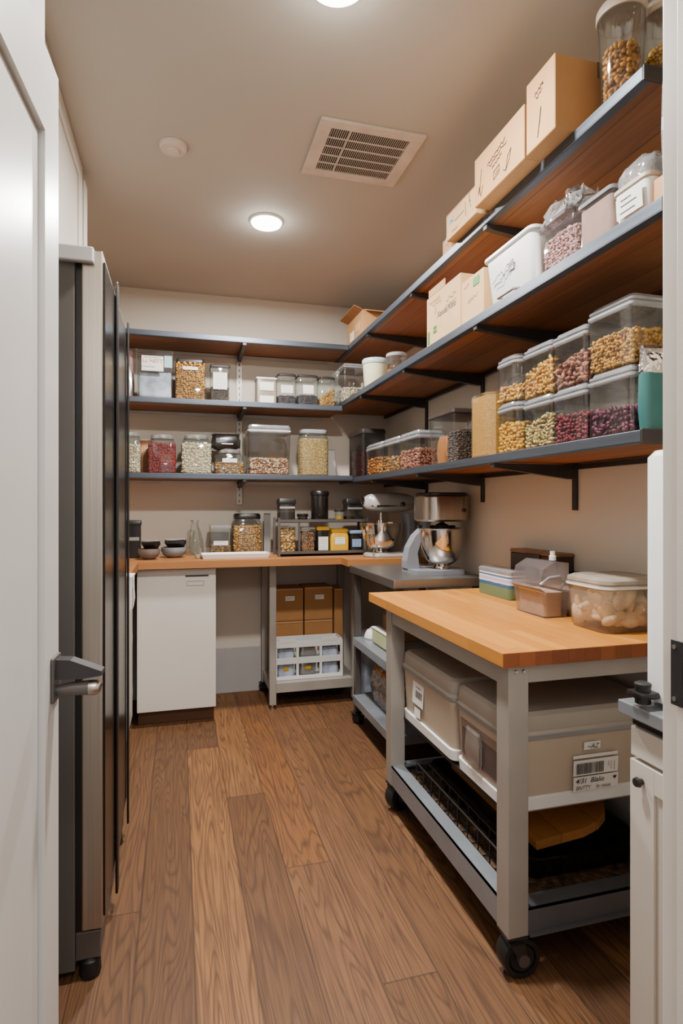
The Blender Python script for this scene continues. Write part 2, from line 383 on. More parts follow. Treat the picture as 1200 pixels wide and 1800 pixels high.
def scatter(name, pts, half, mat, parent, kind='stuff', hi=False):
    bv, bf = (ICO2_V, ICO2_F) if hi else (ICO_V, ICO_F)
    n = len(pts); sz = np.array(half)*RNG.uniform(.8, 1.18, (n, 1))
    base = bv.copy(); base[:, 2] += .35*(base[:, 0]**2-.4)   # a slight curl
    v = np.einsum('nij,nkj->nki', rand_rot(n), base[None]*sz[:, None, :]) + np.array(pts)[:, None, :]
    f = (bf[None]+(np.arange(n)*len(bv))[:, None, None]).reshape(-1, 3)
    me = bpy.data.meshes.new(name); v = v.reshape(-1, 3)
    me.vertices.add(len(v)); me.vertices.foreach_set('co', v.ravel())
    me.loops.add(f.size); me.loops.foreach_set('vertex_index', f.ravel().astype(np.int32))
    me.polygons.add(len(f)); me.polygons.foreach_set('loop_start', np.arange(0, f.size, 3, dtype=np.int32))
    try: me.polygons.foreach_set('loop_total', np.full(len(f), 3, dtype=np.int32))
    except Exception: pass
    me.update(calc_edges=True); o = link(name, me, mat, parent, None, True)
    if kind: o['kind'] = kind
    return o
def fill_points(hx, hy, r, z0, z1, half, sides='-x+x-y+y', slope=(0., 0.), round_=False, mound=.0, dens=1.):
    s = (half[0]*half[1])**.5; step = s*1.45/dens; P = []
    zt = lambda x, y: z1+slope[0]*x/hx+slope[1]*y/hy+mound*(1-(x/hx)**2)*(1-(y/hy)**2)
    i = s*.75; ex, ey = hx-i, hy-i
    def ok(x, y):
        if round_: return (x/ex)**2+(y/ey)**2 <= 1.001
        rr = max(r-i, .0); dx, dy = abs(x)-(ex-rr), abs(y)-(ey-rr)
        return not (dx > 0 and dy > 0 and dx*dx+dy*dy > rr*rr*1.02)
    nx, ny = max(2, int(2*ex/step)), max(2, int(2*ey/step))
    for a in range(nx+1):
        for b in range(ny+1):
            x, y = -ex+2*ex*a/nx, -ey+2*ey*b/ny
            if ok(x, y): P.append((x, y, zt(x, y)))
    per = []
    if round_:
        k = int(2*math.pi*(ex+ey)/2/step)
        per = [(ex*math.cos(2*math.pi*q/k), ey*math.sin(2*math.pi*q/k)) for q in range(k)]
    else:
        rr = max(r-i, .001)
        for sd, (fx, fy, l) in {'-x': (-1, 0, ey), '+x': (1, 0, ey), '-y': (0, -1, ex), '+y': (0, 1, ex)}.items():
            if sd not in sides: continue
            k = max(2, int(2*l/step))
            for q in range(k+1):
                t = -l+2*l*q/k; x, y = (fx*ex, t) if fx else (t, fy*ey)
                dx, dy = abs(x)-(ex-rr), abs(y)-(ey-rr)
                if dx > 0 and dy > 0:
                    m = math.hypot(dx, dy); x = math.copysign(ex-rr+dx*rr/m, x); y = math.copysign(ey-rr+dy*rr/m, y)
                per.append((x, y))
    for x, y in per:
        k = max(1, int((zt(x, y)-z0)/step))
        for q in range(k): P.append((x, y, z0+i+(q+.2)*step))
    P = np.array(P); P += RNG.uniform(-.35, .35, P.shape)*step
    P[:, 0] = np.clip(P[:, 0], -ex, ex); P[:, 1] = np.clip(P[:, 1], -ey, ey)
    if round_:
        q = np.sqrt((P[:, 0]/ex)**2+(P[:, 1]/ey)**2); q = np.maximum(q, 1); P[:, 0] /= q; P[:, 1] /= q
    P[:, 2] = np.maximum(P[:, 2], z0+i*.8)
    return P
def contents(parent, kind, hx, hy, r, z0, z1, sides='-x+x-y+y', slope=(0., 0.), round_=False, mound=0., name=None, dens=1.):
    half, _ = FILL[kind]; s = max(half)
    ix, iy = max(.004, hx-s*1.1), max(.004, hy-s*1.1); zt = max(z0+.004, z1-s*.5)
    nm = name or kind+'_filling'
    core = MB()
    if round_: core.lathe([(ix, z0+.001), (ix, zt)], 24)
    else:
        core.loft([(ix, iy, max(.003, r-s), z0+.001), (ix, iy, max(.003, r-s), zt)])
        if slope != (0., 0.) or mound:
            n = len(core.v)//2
            core.v = [(x, y, z if k < n else z+slope[0]*x/hx+slope[1]*y/hy) for k, (x, y, z) in enumerate(core.v)]
    o = scatter(nm, fill_points(hx, hy, r, z0, z1, half, sides, slope, round_, mound, dens), half, M['f_'+kind], parent, 'stuff', hi=s > .02)
    core.build(nm+'_bed', M['c_'+kind], o)['kind'] = 'stuff'
    return o
def plate(name, mat, parent, O, U, V, w, h, t=.0008):
    """thin label: lower-left corner O, width along U, height along V"""
    O, U, V = Vector(O), Vector(U), Vector(V); N = U.cross(V)*t
    q = [O, O+U*w, O+U*w+V*h, O+V*h]
    return MB().add(q+[p+N for p in q], [(3, 2, 1, 0), (4, 5, 6, 7), (0, 1, 5, 4), (1, 2, 6, 5), (2, 3, 7, 6), (3, 0, 4, 7)]).build(name, mat, parent)
def markings(name, s, size, mat, parent, O, U, V, shear=0., spacing=1., bold=0.):
    cu = bpy.data.curves.new('markings', 'FONT'); cu.body = s; cu.size = size; cu.shear = shear; cu.space_character = spacing; cu.offset = bold; cu.resolution_u = 3
    ob = bpy.data.objects.new('lettering_source', cu); C.objects.link(ob); bpy.context.view_layer.update()
    me = bpy.data.meshes.new_from_object(ob.evaluated_get(bpy.context.evaluated_depsgraph_get()))
    bpy.data.objects.remove(ob); bpy.data.curves.remove(cu)
    U, V = Vector(U).normalized(), Vector(V).normalized(); N = U.cross(V)
    me.transform(Matrix(((U.x, V.x, N.x, O[0]), (U.y, V.y, N.y, O[1]), (U.z, V.z, N.z, O[2]), (0, 0, 0, 1))))
    me.materials.clear()
    return link(name, me, mat, parent)
def scribble(O, U, V, w, lines, mb=None):
    mb = mb or MB()
    for l in lines: mb.ribbon(l, w, O, U, V)
    return mb
def wiggle(x0, y0, x1, y1, n, amp, seed=0):
    rr = random.Random(seed); return [(x0+(x1-x0)*i/n, y0+(y1-y0)*i/n+rr.uniform(-amp, amp)) for i in range(n+1)]
NX = dict(U=(0, -1, 0), V=(0, 0, 1))   # on a face that looks towards -x
NY = dict(U=(1, 0, 0), V=(0, 0, 1))    # on a face that looks towards -y
E = .0006

# ------------------------------------------------------------------ room shell
XL, XR, YB, ZC = -.9, 1.45, 4.0, 2.66
struct('floor', MB().box((-2.2, -1.6, -.06), (2.4, YB, 0)), M['floor'])
struct('ceiling', MB().box((XL-.1, .36, ZC), (XR+.1, YB+.1, ZC+.08)), M['ceil'])
struct('wall_back', MB().box((XL-.1, YB, 0), (XR+.1, YB+.1, ZC)), M['wall'])
struct('wall_right', MB().box((XR, .36, 0), (XR+.1, YB, ZC)), M['wall'])
struct('wall_left', MB().box((XL-.1, .36, 0), (XL, YB, ZC)), M['wall'])
struct('wall_front', MB().box((XL, .36, 0), (-.36, .60, ZC)).box((.69, .36, 0), (XR, .60, ZC)).box((-.36, .36, 2.1), (.69, .60, ZC)), M['wall'])
struct('trim_1', MB().box((.597, .30, 0), (.69, .615, 2.1), .003).box((.590, .36, 0), (.60, .585, 2.1), .002), M['jamb'])
struct('trim_2', MB().box((-.36, .36, 0), (-.30, .60, 2.1)), M['jamb'])
struct('trim_3', MB().box((XL, .61, 0), (-.275, 1.375, ZC-.001), .004), M['white'])
struct('baseboard_back', MB().box((.215, YB-.012, 0), (.53, YB, .30), .002), M['base'])
struct('baseboard_right', MB().box((XR-.012, .63, 0), (XR, YB-.02, .10), .002), M['base'])
# strike plate on the jamb
sp = thing('strike_plate', 'black metal strike plate on the cream door jamb', 'strike plate', (.5895, .0, 0))
MB().box((-.0016, .548, 1.005), (-.0002, .592, 1.085), .0006).build('plate', M['blackmat'], sp)
MB().box((-.0024, .556, 1.03), (-.0017, .574, 1.062)).build('latch_hole', M['black'], sp)
for z in (1.013, 1.077): MB().lathe([(.003, 0), (.003, .001)], 12).build('screw', M['steel'], sp, (-.0018, .586, z)).rotation_euler = (0, R(-90), 0)
# door, swung open along the left
dr = thing('door_1', 'white panelled door standing open at the left', 'door', (-.262, .37, 0), 0); dr['kind'] = 'structure'
dr.rotation_euler = (0, 0, math.atan2(.05, .80)*-1)   # leading edge a little to the right
L_, T_ = .802, .036
mb = MB().box((-T_, 0, .008), (-.014, L_, 2.03))
for a, b in (((-.014, 0, .008), (0, .11, 2.03)), ((-.014, L_-.085, .008), (0, L_, 2.03)), ((-.014, .11, 1.885), (0, L_-.085, 2.03)), ((-.014, .11, .008), (0, L_-.085, .25))): mb.box(a, b)
mb.build('door_leaf', M['white'], dr)
MB().prism([(.116, .256), (L_-.091, .256), (L_-.091, 1.879), (.116, 1.879)], -.0138, -.010, 0).build('door_panel', M['white'], dr)
h = MB().box((0, L_-.055, .905), (.006, L_-.004, .985), .003).build('handle_plate', M['darkframe'], dr)
MB().prism([(.006, .945), (.006, .980), (.03, .978), (.082, .956), (.082, .948), (.05, .944)], L_-.045, L_-.015, 1).build('upper_bar', M['bracket'], h)
MB().tube([(.006, L_-.03, .922), (.03, L_-.03, .924), (.06, L_-.032, .925)], [.010, .012, .013], 16).build('lower_bar', M['darkframe'], h, None, True)
MB().tube([(.0601, L_-.032, .925), (.072, L_-.033, .925), (.078, L_-.034, .924)], [.0135, .0135, .009], 16).build('end_cap', M['steel'], h, None, True)
MB().box((-.03, L_+.0002, .90), (-.006, L_+.0015, 1.02), .0004).build('latch_plate', M['tape'], dr)

# ceiling fittings
def downlight(label, x, y, r=.075):
    t = thing('recessed_ceiling_light', label, 'ceiling light', (x, y, ZC-.0005), 0)
    MB().lathe([(r, -.004), (r, -.012), (r*.93, -.020), (r*.5, -.026), (0.001, -.027)], 40).build('diffuser', M['glow'], t)
    MB().lathe([(r+.001, -.010), (r+.006, -.007), (r+.008, -.001), (r+.001, -.001)], 40, caps=False).build('trim_ring', M['whiteplastic'], t, None, True)
    l = bpy.data.lights.new('ceiling lamp', 'AREA'); l.shape = 'DISK'; l.size = r*2; l.energy = 60; l.color = (1, .965, .92)
    o = bpy.data.objects.new('ceiling_lamp', l); C.objects.link(o); o.location = (x, y, ZC-.035)
    l = bpy.data.lights.new('ceiling halo fill', 'POINT'); l.shadow_soft_size = .05; l.energy = 1.6; l.color = (1, .96, .9)  # added point light below the fitting, makes a halo on the ceiling
    o = bpy.data.objects.new('ceiling_halo_fill', l); C.objects.link(o); o.location = (x, y, ZC-.09); return t
downlight('round recessed light near the back of the ceiling, past the vent', .416, 2.887)
downlight('round recessed light cut by the top of the picture', .405, 1.50, .085)
sd = thing('smoke_detector', 'small round white smoke detector on the beige ceiling', 'smoke detector', (-.022, 2.38, ZC-.0005))
MB().lathe([(.052, 0), (.052, -.010), (.046, -.020), (.001, -.021)], 36).build('housing', M['vent'], sd, None, True)
MB().lathe([(.024, -.0212), (.022, -.028), (.001, -.029)], 28).build('sensor_cap', M['vent'], sd, None, True)
vt = thing('ceiling_vent', 'square louvred air vent set in the beige ceiling', 'vent', (.70, 2.235, ZC-.0005))
HX, HY = .205, .18; ix, iy = .155, .138
mb = MB()
for a, b in (((-HX, -HY), (HX, -iy)), ((-HX, iy), (HX, HY)), ((-HX, -iy), (-ix, iy)), ((ix, -iy), (HX, iy))): mb.box((a[0], a[1], -.012), (b[0], b[1], 0), .002)
mb.build('frame', M['vent'], vt)
MB().box((-ix, -iy, -.0035), (ix, iy, -.001)).build('backing', M['ventdark'], vt)
mb = MB()
for i in range(38):
    x = -ix+.006+i*(2*ix-.012)/37; mb.box((x-.0012, -iy, -.0085), (x+.0012, iy, -.0070))
for y in (-.082, -.028, .028, .082): mb.box((-ix, y-.0018, -.0118), (ix, y+.0018, -.008))
for x in (-.08,): mb.box((x-.002, -iy, -.0118), (x+.003, iy, -.006))
mb.build('louvre', M['ventslat'], vt)

# ------------------------------------------------------------------ wall shelves and standards
SY = {'top': 2.295, 'mid': 1.93, 'low': 1.437}; SX = {'top': 1.06, 'mid': 1.02, 'low': 1.09}; SN = {'top': 1.15, 'mid': 1.05, 'low': 1.19}
BZ = {'top': 2.295, 'mid': 1.898, 'low': 1.448}
words_ = {'top': 'topmost', 'mid': 'middle', 'low': 'lowest'}
def bracket_right(p, x0, z, y):
    MB().prism([(x0+.004, z-.0315), (x0+.004, z-.046), (XR-.035, z-.085), (XR-.0135, z-.085), (XR-.0135, z-.0315)], y-.012, y+.012, 1).build('bracket', M['bracket'], p)
for k in ('top', 'mid', 'low'):
    x0, z, y0 = SX[k], SY[k], SN[k]
    t = thing('wall_shelf', f'{words_[k]} wooden shelf with steel edge along the right wall', 'shelf', (0, 0, 0))
    MB().box((x0+.006, y0+.004, z-.027), (XR-.002, YB-.003, z-.001)).build('board', M['plank'], t)
    MB().box((x0, y0, z-.031), (x0+.005, YB-.003, z+.001), .0015).box((x0, y0, z-.031), (x0+.028, YB-.003, z-.028)).build('front_edge', M['shelfmetal'], t)
    MB().box((x0, y0-.006, z-.034), (XR-.002, y0, z+.004), .002).build('end_bracket', M['bracket'], t)
    for y in (1.90, 2.60, 3.28): bracket_right(t, x0, z, y)
    if k != 'top': MB().box((XR-.03, y0+.02, z-.05), (XR-.0135, YB-.02, z-.0315)).build('wall_ledger', M['bracket'], t)
for k in ('top', 'mid', 'low'):
    z = BZ[k]; xe = SX[k]-.002; yf = 3.65
    t = thing('wall_shelf', f'{words_[k]} wooden shelf with steel edge on the back wall', 'shelf', (0, 0, 0))
    MB().box((XL+.003, yf+.006, z-.027), (xe, YB-.002, z-.001)).build('board', M['plankx'], t)
    MB().box((XL+.003, yf, z-.031), (xe, yf+.005, z+.001), .0015).box((XL+.003, yf, z-.031), (xe, yf+.028, z-.028)).build('front_edge', M['shelfmetalx'], t)
    for x in (-.5, .392): MB().prism([(yf+.005, z-.0315), (yf+.005, z-.046), (YB-.035, z-.075), (YB-.0135, z-.075), (YB-.0135, z-.0315)], x-.011, x+.011, 0).build('bracket', M['bracket'], t)
    MB().box((XL+.02, YB-.0125, z-.05), (xe-.05, YB-.002, z-.0315)).build('wall_ledger', M['standard'], t)
for i, y in enumerate((1.90, 2.60, 3.28)):
    t = thing('shelf_standard', ['dark slotted shelf standard by the stacked storage boxes, ending low on the right wall', 'dark slotted shelf standard on the right wall above the bowl-lift mixer', 'dark slotted shelf standard on the right wall by the room corner'][i], 'shelf standard')
    MB().box((XR-.0125, y-.012, 1.235 if i == 0 else 1.27), (XR-.0005, y+.012, 2.28), .002).build('channel', M['bracket'], t)
    mb = MB()
    for q in range(20): mb.box((XR-.0132, y-.003, 1.25+q*.05+.03), (XR-.0126, y+.003, 1.27+q*.05+.03))
    mb.build('slots', M['black'], t)
t = thing('shelf_standard', 'pale slotted shelf standard up the middle of the back wall', 'shelf standard')
MB().box((.372, YB-.0125, 1.26), (.412, YB-.0005, 2.26), .002).build('channel', M['standard'], t)
mb = MB()
for q in range(24): mb.box((.389, YB-.0132, 1.275+q*.04), (.395, YB-.0126, 1.293+q*.04))
mb.build('slots', M['bracket'], t)

# ------------------------------------------------------------------ worktop, cabinets
poly = [(XL+.002, 2.42), (-.215, 2.42), (-.215, 3.41), (.945, 3.41), (.945, 3.27), (XR-.003, 3.27), (XR-.003, YB-.003), (XL+.002, YB-.003)]
tag(MB().prism(poly, .900, .940).build('wooden_worktop', M['counter']), 'oak worktop running round the left and back walls', 'worktop')
c = thing('base_cabinet', 'white base cabinet with finger-pull door under the back worktop', 'cabinet', (0, 0, 0))
MB().box((-.228, 3.482, .09), (.206, 3.97, .898)).build('carcass', M['cab'], c)
d = MB().box((-.226, 3.462, .092), (.206, 3.480, .892), .002).build('door', M['cab'], c)
MB().box((.035, 3.4585, .848), (.165, 3.4618, .856)).build('finger_pull', M['black'], d)
mb = MB()
for a, b in (((.042, .795), (.14, .800)), ((.042, .820), (.14, .825)), ((.042, .800), (.047, .820)), ((.135, .800), (.14, .820))): mb.box((a[0], 3.4596, a[1]), (b[0], 3.4618, b[1]))
mb.build('recessed_pull', M['base'], d)
MB().box((-.225, 3.54, .001), (.200, 3.56, .0895)).build('toe_kick', M['kick'], c)
c = thing('base_cabinet', 'white base cabinet run along the left wall past the fridge', 'cabinet', (0, 0, 0))
MB().box((XL+.003, 2.44, .09), (-.268, 3.44, .898)).build('carcass', M['cab'], c)
for i in range(2):
    y0 = 2.444+i*.5; d = MB().box((-.266, y0, .092), (-.248, y0+.494, .892), .002).build('door', M['cab'], c)
    MB().box((-.2475, y0+.36, .80), (-.236, y0+.47, .812), .003).build('handle', M['bracket'], d)
    for z in (.2, .5, .8): MB().box((-.2478, y0+.487, z), (-.2466, y0+.4935, z+.05)).build('hinge', M['base'], d)
MB().box((-.30, 2.444, .001), (-.285, 3.438, .0895)).build('toe_kick', M['white'], c)
tw = thing('folded_towel', 'small crumpled white towel hanging over the left worktop edge', 'towel', (-.2135, 2.75, .80))
MB().loft([(.006, .05, .003, .0), (.010, .055, .004, .05), (.008, .05, .004, .10), (.010, .045, .004, .139)], jit=.12).box((-.07, -.045, .1405), (.012, .045, .150), .004).build('cloth', M['paper'], tw, (.012, 0, 0), True)
# wall cabinet over the fridge
c = thing('wall_cabinet', 'tall white wall cabinet over the fridge reaching the ceiling', 'cabinet', (0, 0, 0))
MB().box((XL+.003, 1.66, 1.965), (-.405, 2.63, ZC-.003)).build('carcass', M['cab'], c)
d = MB()
y0, y1, z0, z1 = 1.665, 2.625, 1.97, ZC-.006; w = .075
for a, b in (((y0, z0), (y0+w, z1)), ((y1-w, z0), (y1, z1)), ((y0+w, z0), (y1-w, z0+w)), ((y0+w, z1-w), (y1-w, z1))): d.box((-.403, a[0], a[1]), (-.385, b[0], b[1]), .0015)
d = d.build('door', M['cab'], c)
MB().box((-.402, y0+w-.004, z0+w-.004), (-.393, y1-w+.004, z1-w+.004)).build('door_panel', M['cab'], d)
MB().box((XL+.003, 2.635, 1.965), (-.378, 2.71, ZC-.05), .002).build('filler_panel', M['cab'], c)

# ------------------------------------------------------------------ fridge
f = thing('refrigerator', 'tall stainless fridge with black glass doors beside the open door', 'refrigerator', (0, 0, 0))
MB().box((XL+.02, 1.665, .03), (-.262, 2.345, 1.905), .004).build('body', M['fridgeside'], f)
MB().box((-.2615, 1.675, .05), (-.247, 2.335, 1.895)).build('gasket', M['black'], f)
for i, (y0, y1) in enumerate(((1.66, 2.0), (2.004, 2.345))):
    d = MB().box((-.246, y0, .135), (-.194, y1, 1.925), .004).build('door', M['steel'], f)
    MB().box((-.1935, y0+.012, .16), (-.189, y1-.01, 1.90), .001).build('glass_front', M['blackgloss'], d)
    MB().box((-.188, (1.915, 2.325)[i], .06), ((-.180, -.180)[i], (1.955, 2.345)[i], 1.94), .006).build('handle', M['black'], d)
MB().box((-.315, 1.640, 1.885), (-.214, 1.6585, 1.926), .004).build('hinge_cover', M['base'], f)
MB().box((-.262, 1.668, .055), (-.20, 2.335, .128), .003).build('kick_plate', M['darkframe'], f)
for y in (1.69, 2.31):
    MB().lathe([(.024, 0), (.028, .01), (.026, .045), (.015, .054)], 20).build('foot', M['rubber'], f, (-.228, y, .0005), True)
    MB().lathe([(.024, 0), (.028, .01), (.026, .02), (.015, .029)], 20).build('foot', M['rubber'], f, (-.6, y, .0005), True)

# ------------------------------------------------------------------ casters
def caster(parent, x, y, r, ztop, steer=20.):
    a = MB().box((-.03, -.03, ztop-.006), (.03, .03, ztop-.0008)).lathe([(.016, ztop-.02), (.02, ztop-.006)], 16)
    for s in (-1, 1): a.prism([(-.02, ztop-.018), (.02, ztop-.018), (.012+r*.35, r*.8), (r*.25, r*.72)], s*.031-.0025, s*.031+.0025, 1)
    a.box((-.02, -.031, ztop-.022), (.02, .031, ztop-.016))
    a = a.build('caster', M['bracket'], parent, (x, y, 0)); a.rotation_euler = (0, 0, R(steer))
    w = MB(); bm = bmesh.new()
    prof = [(q, z*1.6) for q, z in [(r*.35, -.013), (r*.62, -.015), (r*.70, -.011), (r*.72, -.016), (r*.94, -.016), (r, -.010), (r, .010), (r*.94, .016), (r*.72, .016), (r*.70, .011), (r*.62, .015), (r*.35, .013)]]
    bm.free(); w.lathe(prof, 32)
    w = w.build('wheel', M['rubber'], a, (r*.3, 0, r+.0006), True); w.rotation_euler = (R(90), 0, 0)
    h = MB().lathe([(r*.30, -.036), (r*.30, .036)], 16).build('axle', M['darkframe'], a, (r*.3, 0, r+.0006)); h.rotation_euler = (R(90), 0, 0)
# ------------------------------------------------------------------ butcher block cart
CX0, CX1, CY0, CY1 = .805, 1.437, 1.342, 2.455
cart = thing('butcher_block_cart', 'grey steel rolling cart with a thick butcher block top', 'cart', (0, 0, 0))
tp = MB().box((CX0, CY0+.004, .832), (CX1, CY1, .870), .002).build('wooden_top', M['block'], cart)
MB().box((CX0+.001, CY0, .8325), (CX1-.001, CY0+.0038, .8695)).build('end_grain', M['endgrain'], tp)
FX0, FX1, FY0, FY1 = .83, 1.425, 1.36, 2.30; W = .060
for i, (x, y) in enumerate(((FX0, FY0), (FX1-W, FY0), (FX0, FY1-W), (FX1-W, FY1-W))):
    l = MB().box((x, y, .115), (x+W, y+W, .831), .002).build('leg', M['frame'], cart)
    caster(cart, x+W/2, y+W/2, .054, .1145, (-4, 40, 15, 20)[i])
    if i < 2:
        for q in (.022, .045): MB().lathe([(.006, 0), (.004, .004)], 12).build('bolt', M['chrome'], l, (x+q, y-.0002, .815)).rotation_euler = (R(90), 0, 0)
for y in (FY0+.004, FY1-.032): MB().box((FX0+W+.0005, y, .782), (FX1-W-.0005, y+.028, .831), .002).build('apron', M['frame'], cart)
for x in (FX0+.004, FX1-.032): MB().box((x, FY0+W+.0005, .772), (x+.028, FY1-W-.0005, .831), .002).build('apron', M['frame'], cart)
for s in (0, 1):   # angle rails round the bottom
    y = FY0 if s == 0 else FY1
    yy = (y+.002, y+.007) if s == 0 else (y-.007, y-.002); yt = (y+.002, y+.055) if s == 0 else (y-.055, y-.002)
    MB().box((FX0+W+.0005, yy[0], .12), (FX1-W-.0005, yy[1], .185)).box((FX0+W+.0005, yt[0], .180), (FX1-W-.0005, yt[1], .185)).box((FX0+W+.0005, yt[0]-.01, .115), (FX1-W-.0005, yt[0]+.02, .122)).build('bottom_rail', M['raildark'], cart)
    x = FX0 if s == 0 else FX1
    xx = (x+.001, x+.006) if s == 0 else (x-.006, x-.001); xt = (x+.001, x+.052) if s == 0 else (x-.052, x-.001)
    MB().box((xx[0], FY0+W+.0005, .12), (xx[1], FY1-W-.0005, .195)).box((xt[0], FY0+W+.0005, .190), (xt[1], FY1-W-.0005, .195)).build('bottom_rail', M['rail'], cart)
mb = MB().box((FX0+.054, FY0+.062, .150), (FX1-.054, FY1-.062, .158))
mb.build('bottom_shelf', M['wicker'], cart)
for x in (.885, 1.36): MB().box((x, FY0+.061, .380), (x+.02, FY1-.01, .390)).build('runner', M['blackmat'], cart)
for y in (FY1-.04,): MB().box((FX0+W+.0005, y+.008, .368), (FX1-W-.0005, y+.02, .3795)).build('cross_bar', M['blackmat'], cart)
# storage bins on the runners
def bin_(label, y0, y1, x0=.868, x1=1.395, z0=.3915, win=False):
    t = thing('storage_bin', label, 'storage bin', ((x0+x1)/2, (y0+y1)/2, z0), 0, 'grey lidded bins under the cart')
    hx, hy = (x1-x0)/2, (y1-y0)/2
    MB().loft([(hx-.02, hy-.02, .03, 0), (hx-.006, hy-.006, .03, .012), (hx-.004, hy-.004, .03, .045), (hx-.010, hy-.010, .03, .048)]).build('base_tray', M['whiteplastic'], t, None, True)
    if win:
        MB().loft([(hx-.0105, hy-.0105, .03, .0485), (hx-.004, hy-.004, .03, .205)], caps=(True, False)).build('bin_body', M['greyplastic'], t, None, True)
        p = MB().box((-hx+.0035, -hy+.045, .066), (-hx+.0085, hy-.04, .186), .002).build('side_window', M['pinkfilm'], t)
        MB().box((-hx+.0060, -hy+.05, .07), (-hx+.0095, hy-.045, .182), .002).build('window_backing', M['coffee'], p)
        MB().loft([(.004, .04, .003, .07), (.006, .045, .004, .10), (.006, .045, .004, .135), (.004, .038, .003, .165)], jit=.1).build('clear_packet', M['milky'], p, (-hx-.001, .03, 0), True)
    else:
        MB().loft([(hx-.0105, hy-.0105, .03, .0485), (hx-.004, hy-.004, .03, .205)], caps=(True, False)).build('bin_body', M['greyplastic'], t, None, True)
    l = MB().loft([(hx-.003, hy-.003, .03, .2055), (hx+.002, hy+.002, .03, .212), (hx+.002, hy+.002, .03, .224), (hx-.004, hy-.004, .03, .231), (hx-.002, hy-.002, .03, .236), (hx-.006, hy-.006, .03, .272), (hx-.018, hy-.018, .025, .282), (hx-.03, hy-.03, .02, .281)]).build('lid', M['greyplastic2'], t, None, True)
    MB().loft([(hx+.0026, hy+.0026, .03, .214), (hx+.0026, hy+.0026, .03, .221)], caps=(False, False)).build('lid_seal', M['rail'], l, None, True)
    return t, hx, hy
t, hx, hy = bin_('grey lidded bin with barcode sticker under the far half of the cart', 1.765, 2.225)
O = (-hx+.0015, .115, .105); lb = plate('sticker', M['paper'], t, O, (0, -1, 0), (.05, 0, 1), .10, .088)
mb = MB()
for i in range(11):
    w = (.0032, .0014, .005, .0018)[i % 4]; x = .03+i*.0055; mb.ribbon([(x, .028), (x, .052)], w, (O[0]-.0016, O[1], O[2]), (0, -1, 0), (.05, 0, 1))
mb.ribbon([(.03, .066), (.075, .066)], .0025, (O[0]-.0016, O[1], O[2]), (0, -1, 0), (.05, 0, 1)); mb.build('barcode', M['ink'], lb, fix=False)
plate('small_sticker', M['paper'], t, (-hx+.003, .10, .058), (0, -1, 0), (.05, 0, 1), .055, .035)
t, hx, hy = bin_('tan bin with handwritten labels and a clear side window, at the cart front', 1.425, 1.752, win=True)
fy = -hy+.0015
def lab(n, x, z, w, h): return plate(n, M['paper'], t, (x, fy+.002*(.2-z)-.0015, z-.004), (1, 0, 0), (0, -.045, 1), w, h)
def lo(x, z): return (x, fy+.002*(.2-z)-.0055, z-.004)
a = lab('tag', -.020, .168, .055, .022); markings('markings', '~AZ', .02, M['ink'], a, lo(-.012, .172), (1, 0, 0), (0, -.045, 1), .3)
lab('strip', -.055, .145, .150, .009)
a = lab('barcode_label', -.055, .096, .150, .044); mb = MB(); rr = random.Random(3); x = .008
while x < .100:
    w = rr.choice((.0008, .0014, .0024)); mb.ribbon([(x, .006), (x, .036)], w, lo(-.055, .096), (1, 0, 0), (0, -.045, 1)); x += w+rr.choice((.0009, .0016))
for x, b in ((.116, .02), (.124, .01), (.135, .006)): mb.ribbon([(x, b), (x, .034)], .0014, lo(-.055, .096), (1, 0, 0), (0, -.045, 1))
mb.build('barcode', M['ink'], a, fix=False)
a = lab('handwritten_label', -.055, .052, .150, .041)
markings('markings', '4/31  Blalio', .021, M['ink'], a, lo(-.05, .075), (1, 0, 0), (0, -.045, 1), .25, 1., .0001)
markings('markings', 'BNTTY.    br noux', .016, M['ink'], a, lo(-.05, .057), (1, 0, 0), (0, -.045, 1), .3, .95)
mb = MB(); hp = [(math.sin(q)**3*.006, (13*math.cos(q)-5*math.cos(2*q)-2*math.cos(3*q)-math.cos(4*q))/16*.006) for q in [i*2*math.pi/24 for i in range(24)]]
mb.add([Vector(lo(.082+p[0], .082+p[1])) for p in hp], [tuple(range(24))]); mb.build('heart_mark', M['ink'], a, fix=False)
# board in a black tray below the bins
t = thing('roasting_tray', 'deep black metal tray on the bottom shelf of the cart', 'tray', (1.16, 1.80, .1955))
mb = MB().loft([(.17, .30, .03, 0), (.20, .345, .04, .085), (.205, .35, .04, .086), (.196, .341, .04, .086), (.166, .296, .03, .004)]); mb.build('tray', M['blackgloss'], t, None, True)
t.location.z = .1585
t = thing('serving_board', 'curved honey wood board lying in the black tray under the bins', 'board', (1.15, 1.80, .246))
mb = MB(); poly = [(-.15, -.27), (-.0, -.285), (.06, -.275), (.105, -.25), (.135, -.215), (.155, -.17), (.163, -.11), (.165, .28), (-.15, .28)]
mb.prism(poly, 0, .026).build('plank', M['board'], t)
t.rotation_euler = (0, R(-9), 0); t.location.z = .274; t.location.y = 1.76
t = thing('wire_rack', 'black wire rack standing by the tray on the bottom cart shelf', 'rack', (.915, 1.83, .1585))
mb = MB()
for z in (.004, .09): mb.tube([(-.02, -.33, z), (-.02, .30, z)], .003, 8).tube([(.02, -.33, z), (.02, .30, z)], .003, 8)
for q in range(10): mb.tube([(-.02, -.33+q*.07, .004), (-.02, -.33+q*.07, .09)], .002, 6).tube([(.02, -.33+q*.07, .004), (.02, -.33+q*.07, .09)], .002, 6).tube([(-.02, -.33+q*.07, .004), (.02, -.33+q*.07, .004)], .002, 6)
mb.build('wire_frame', M['black'], t)

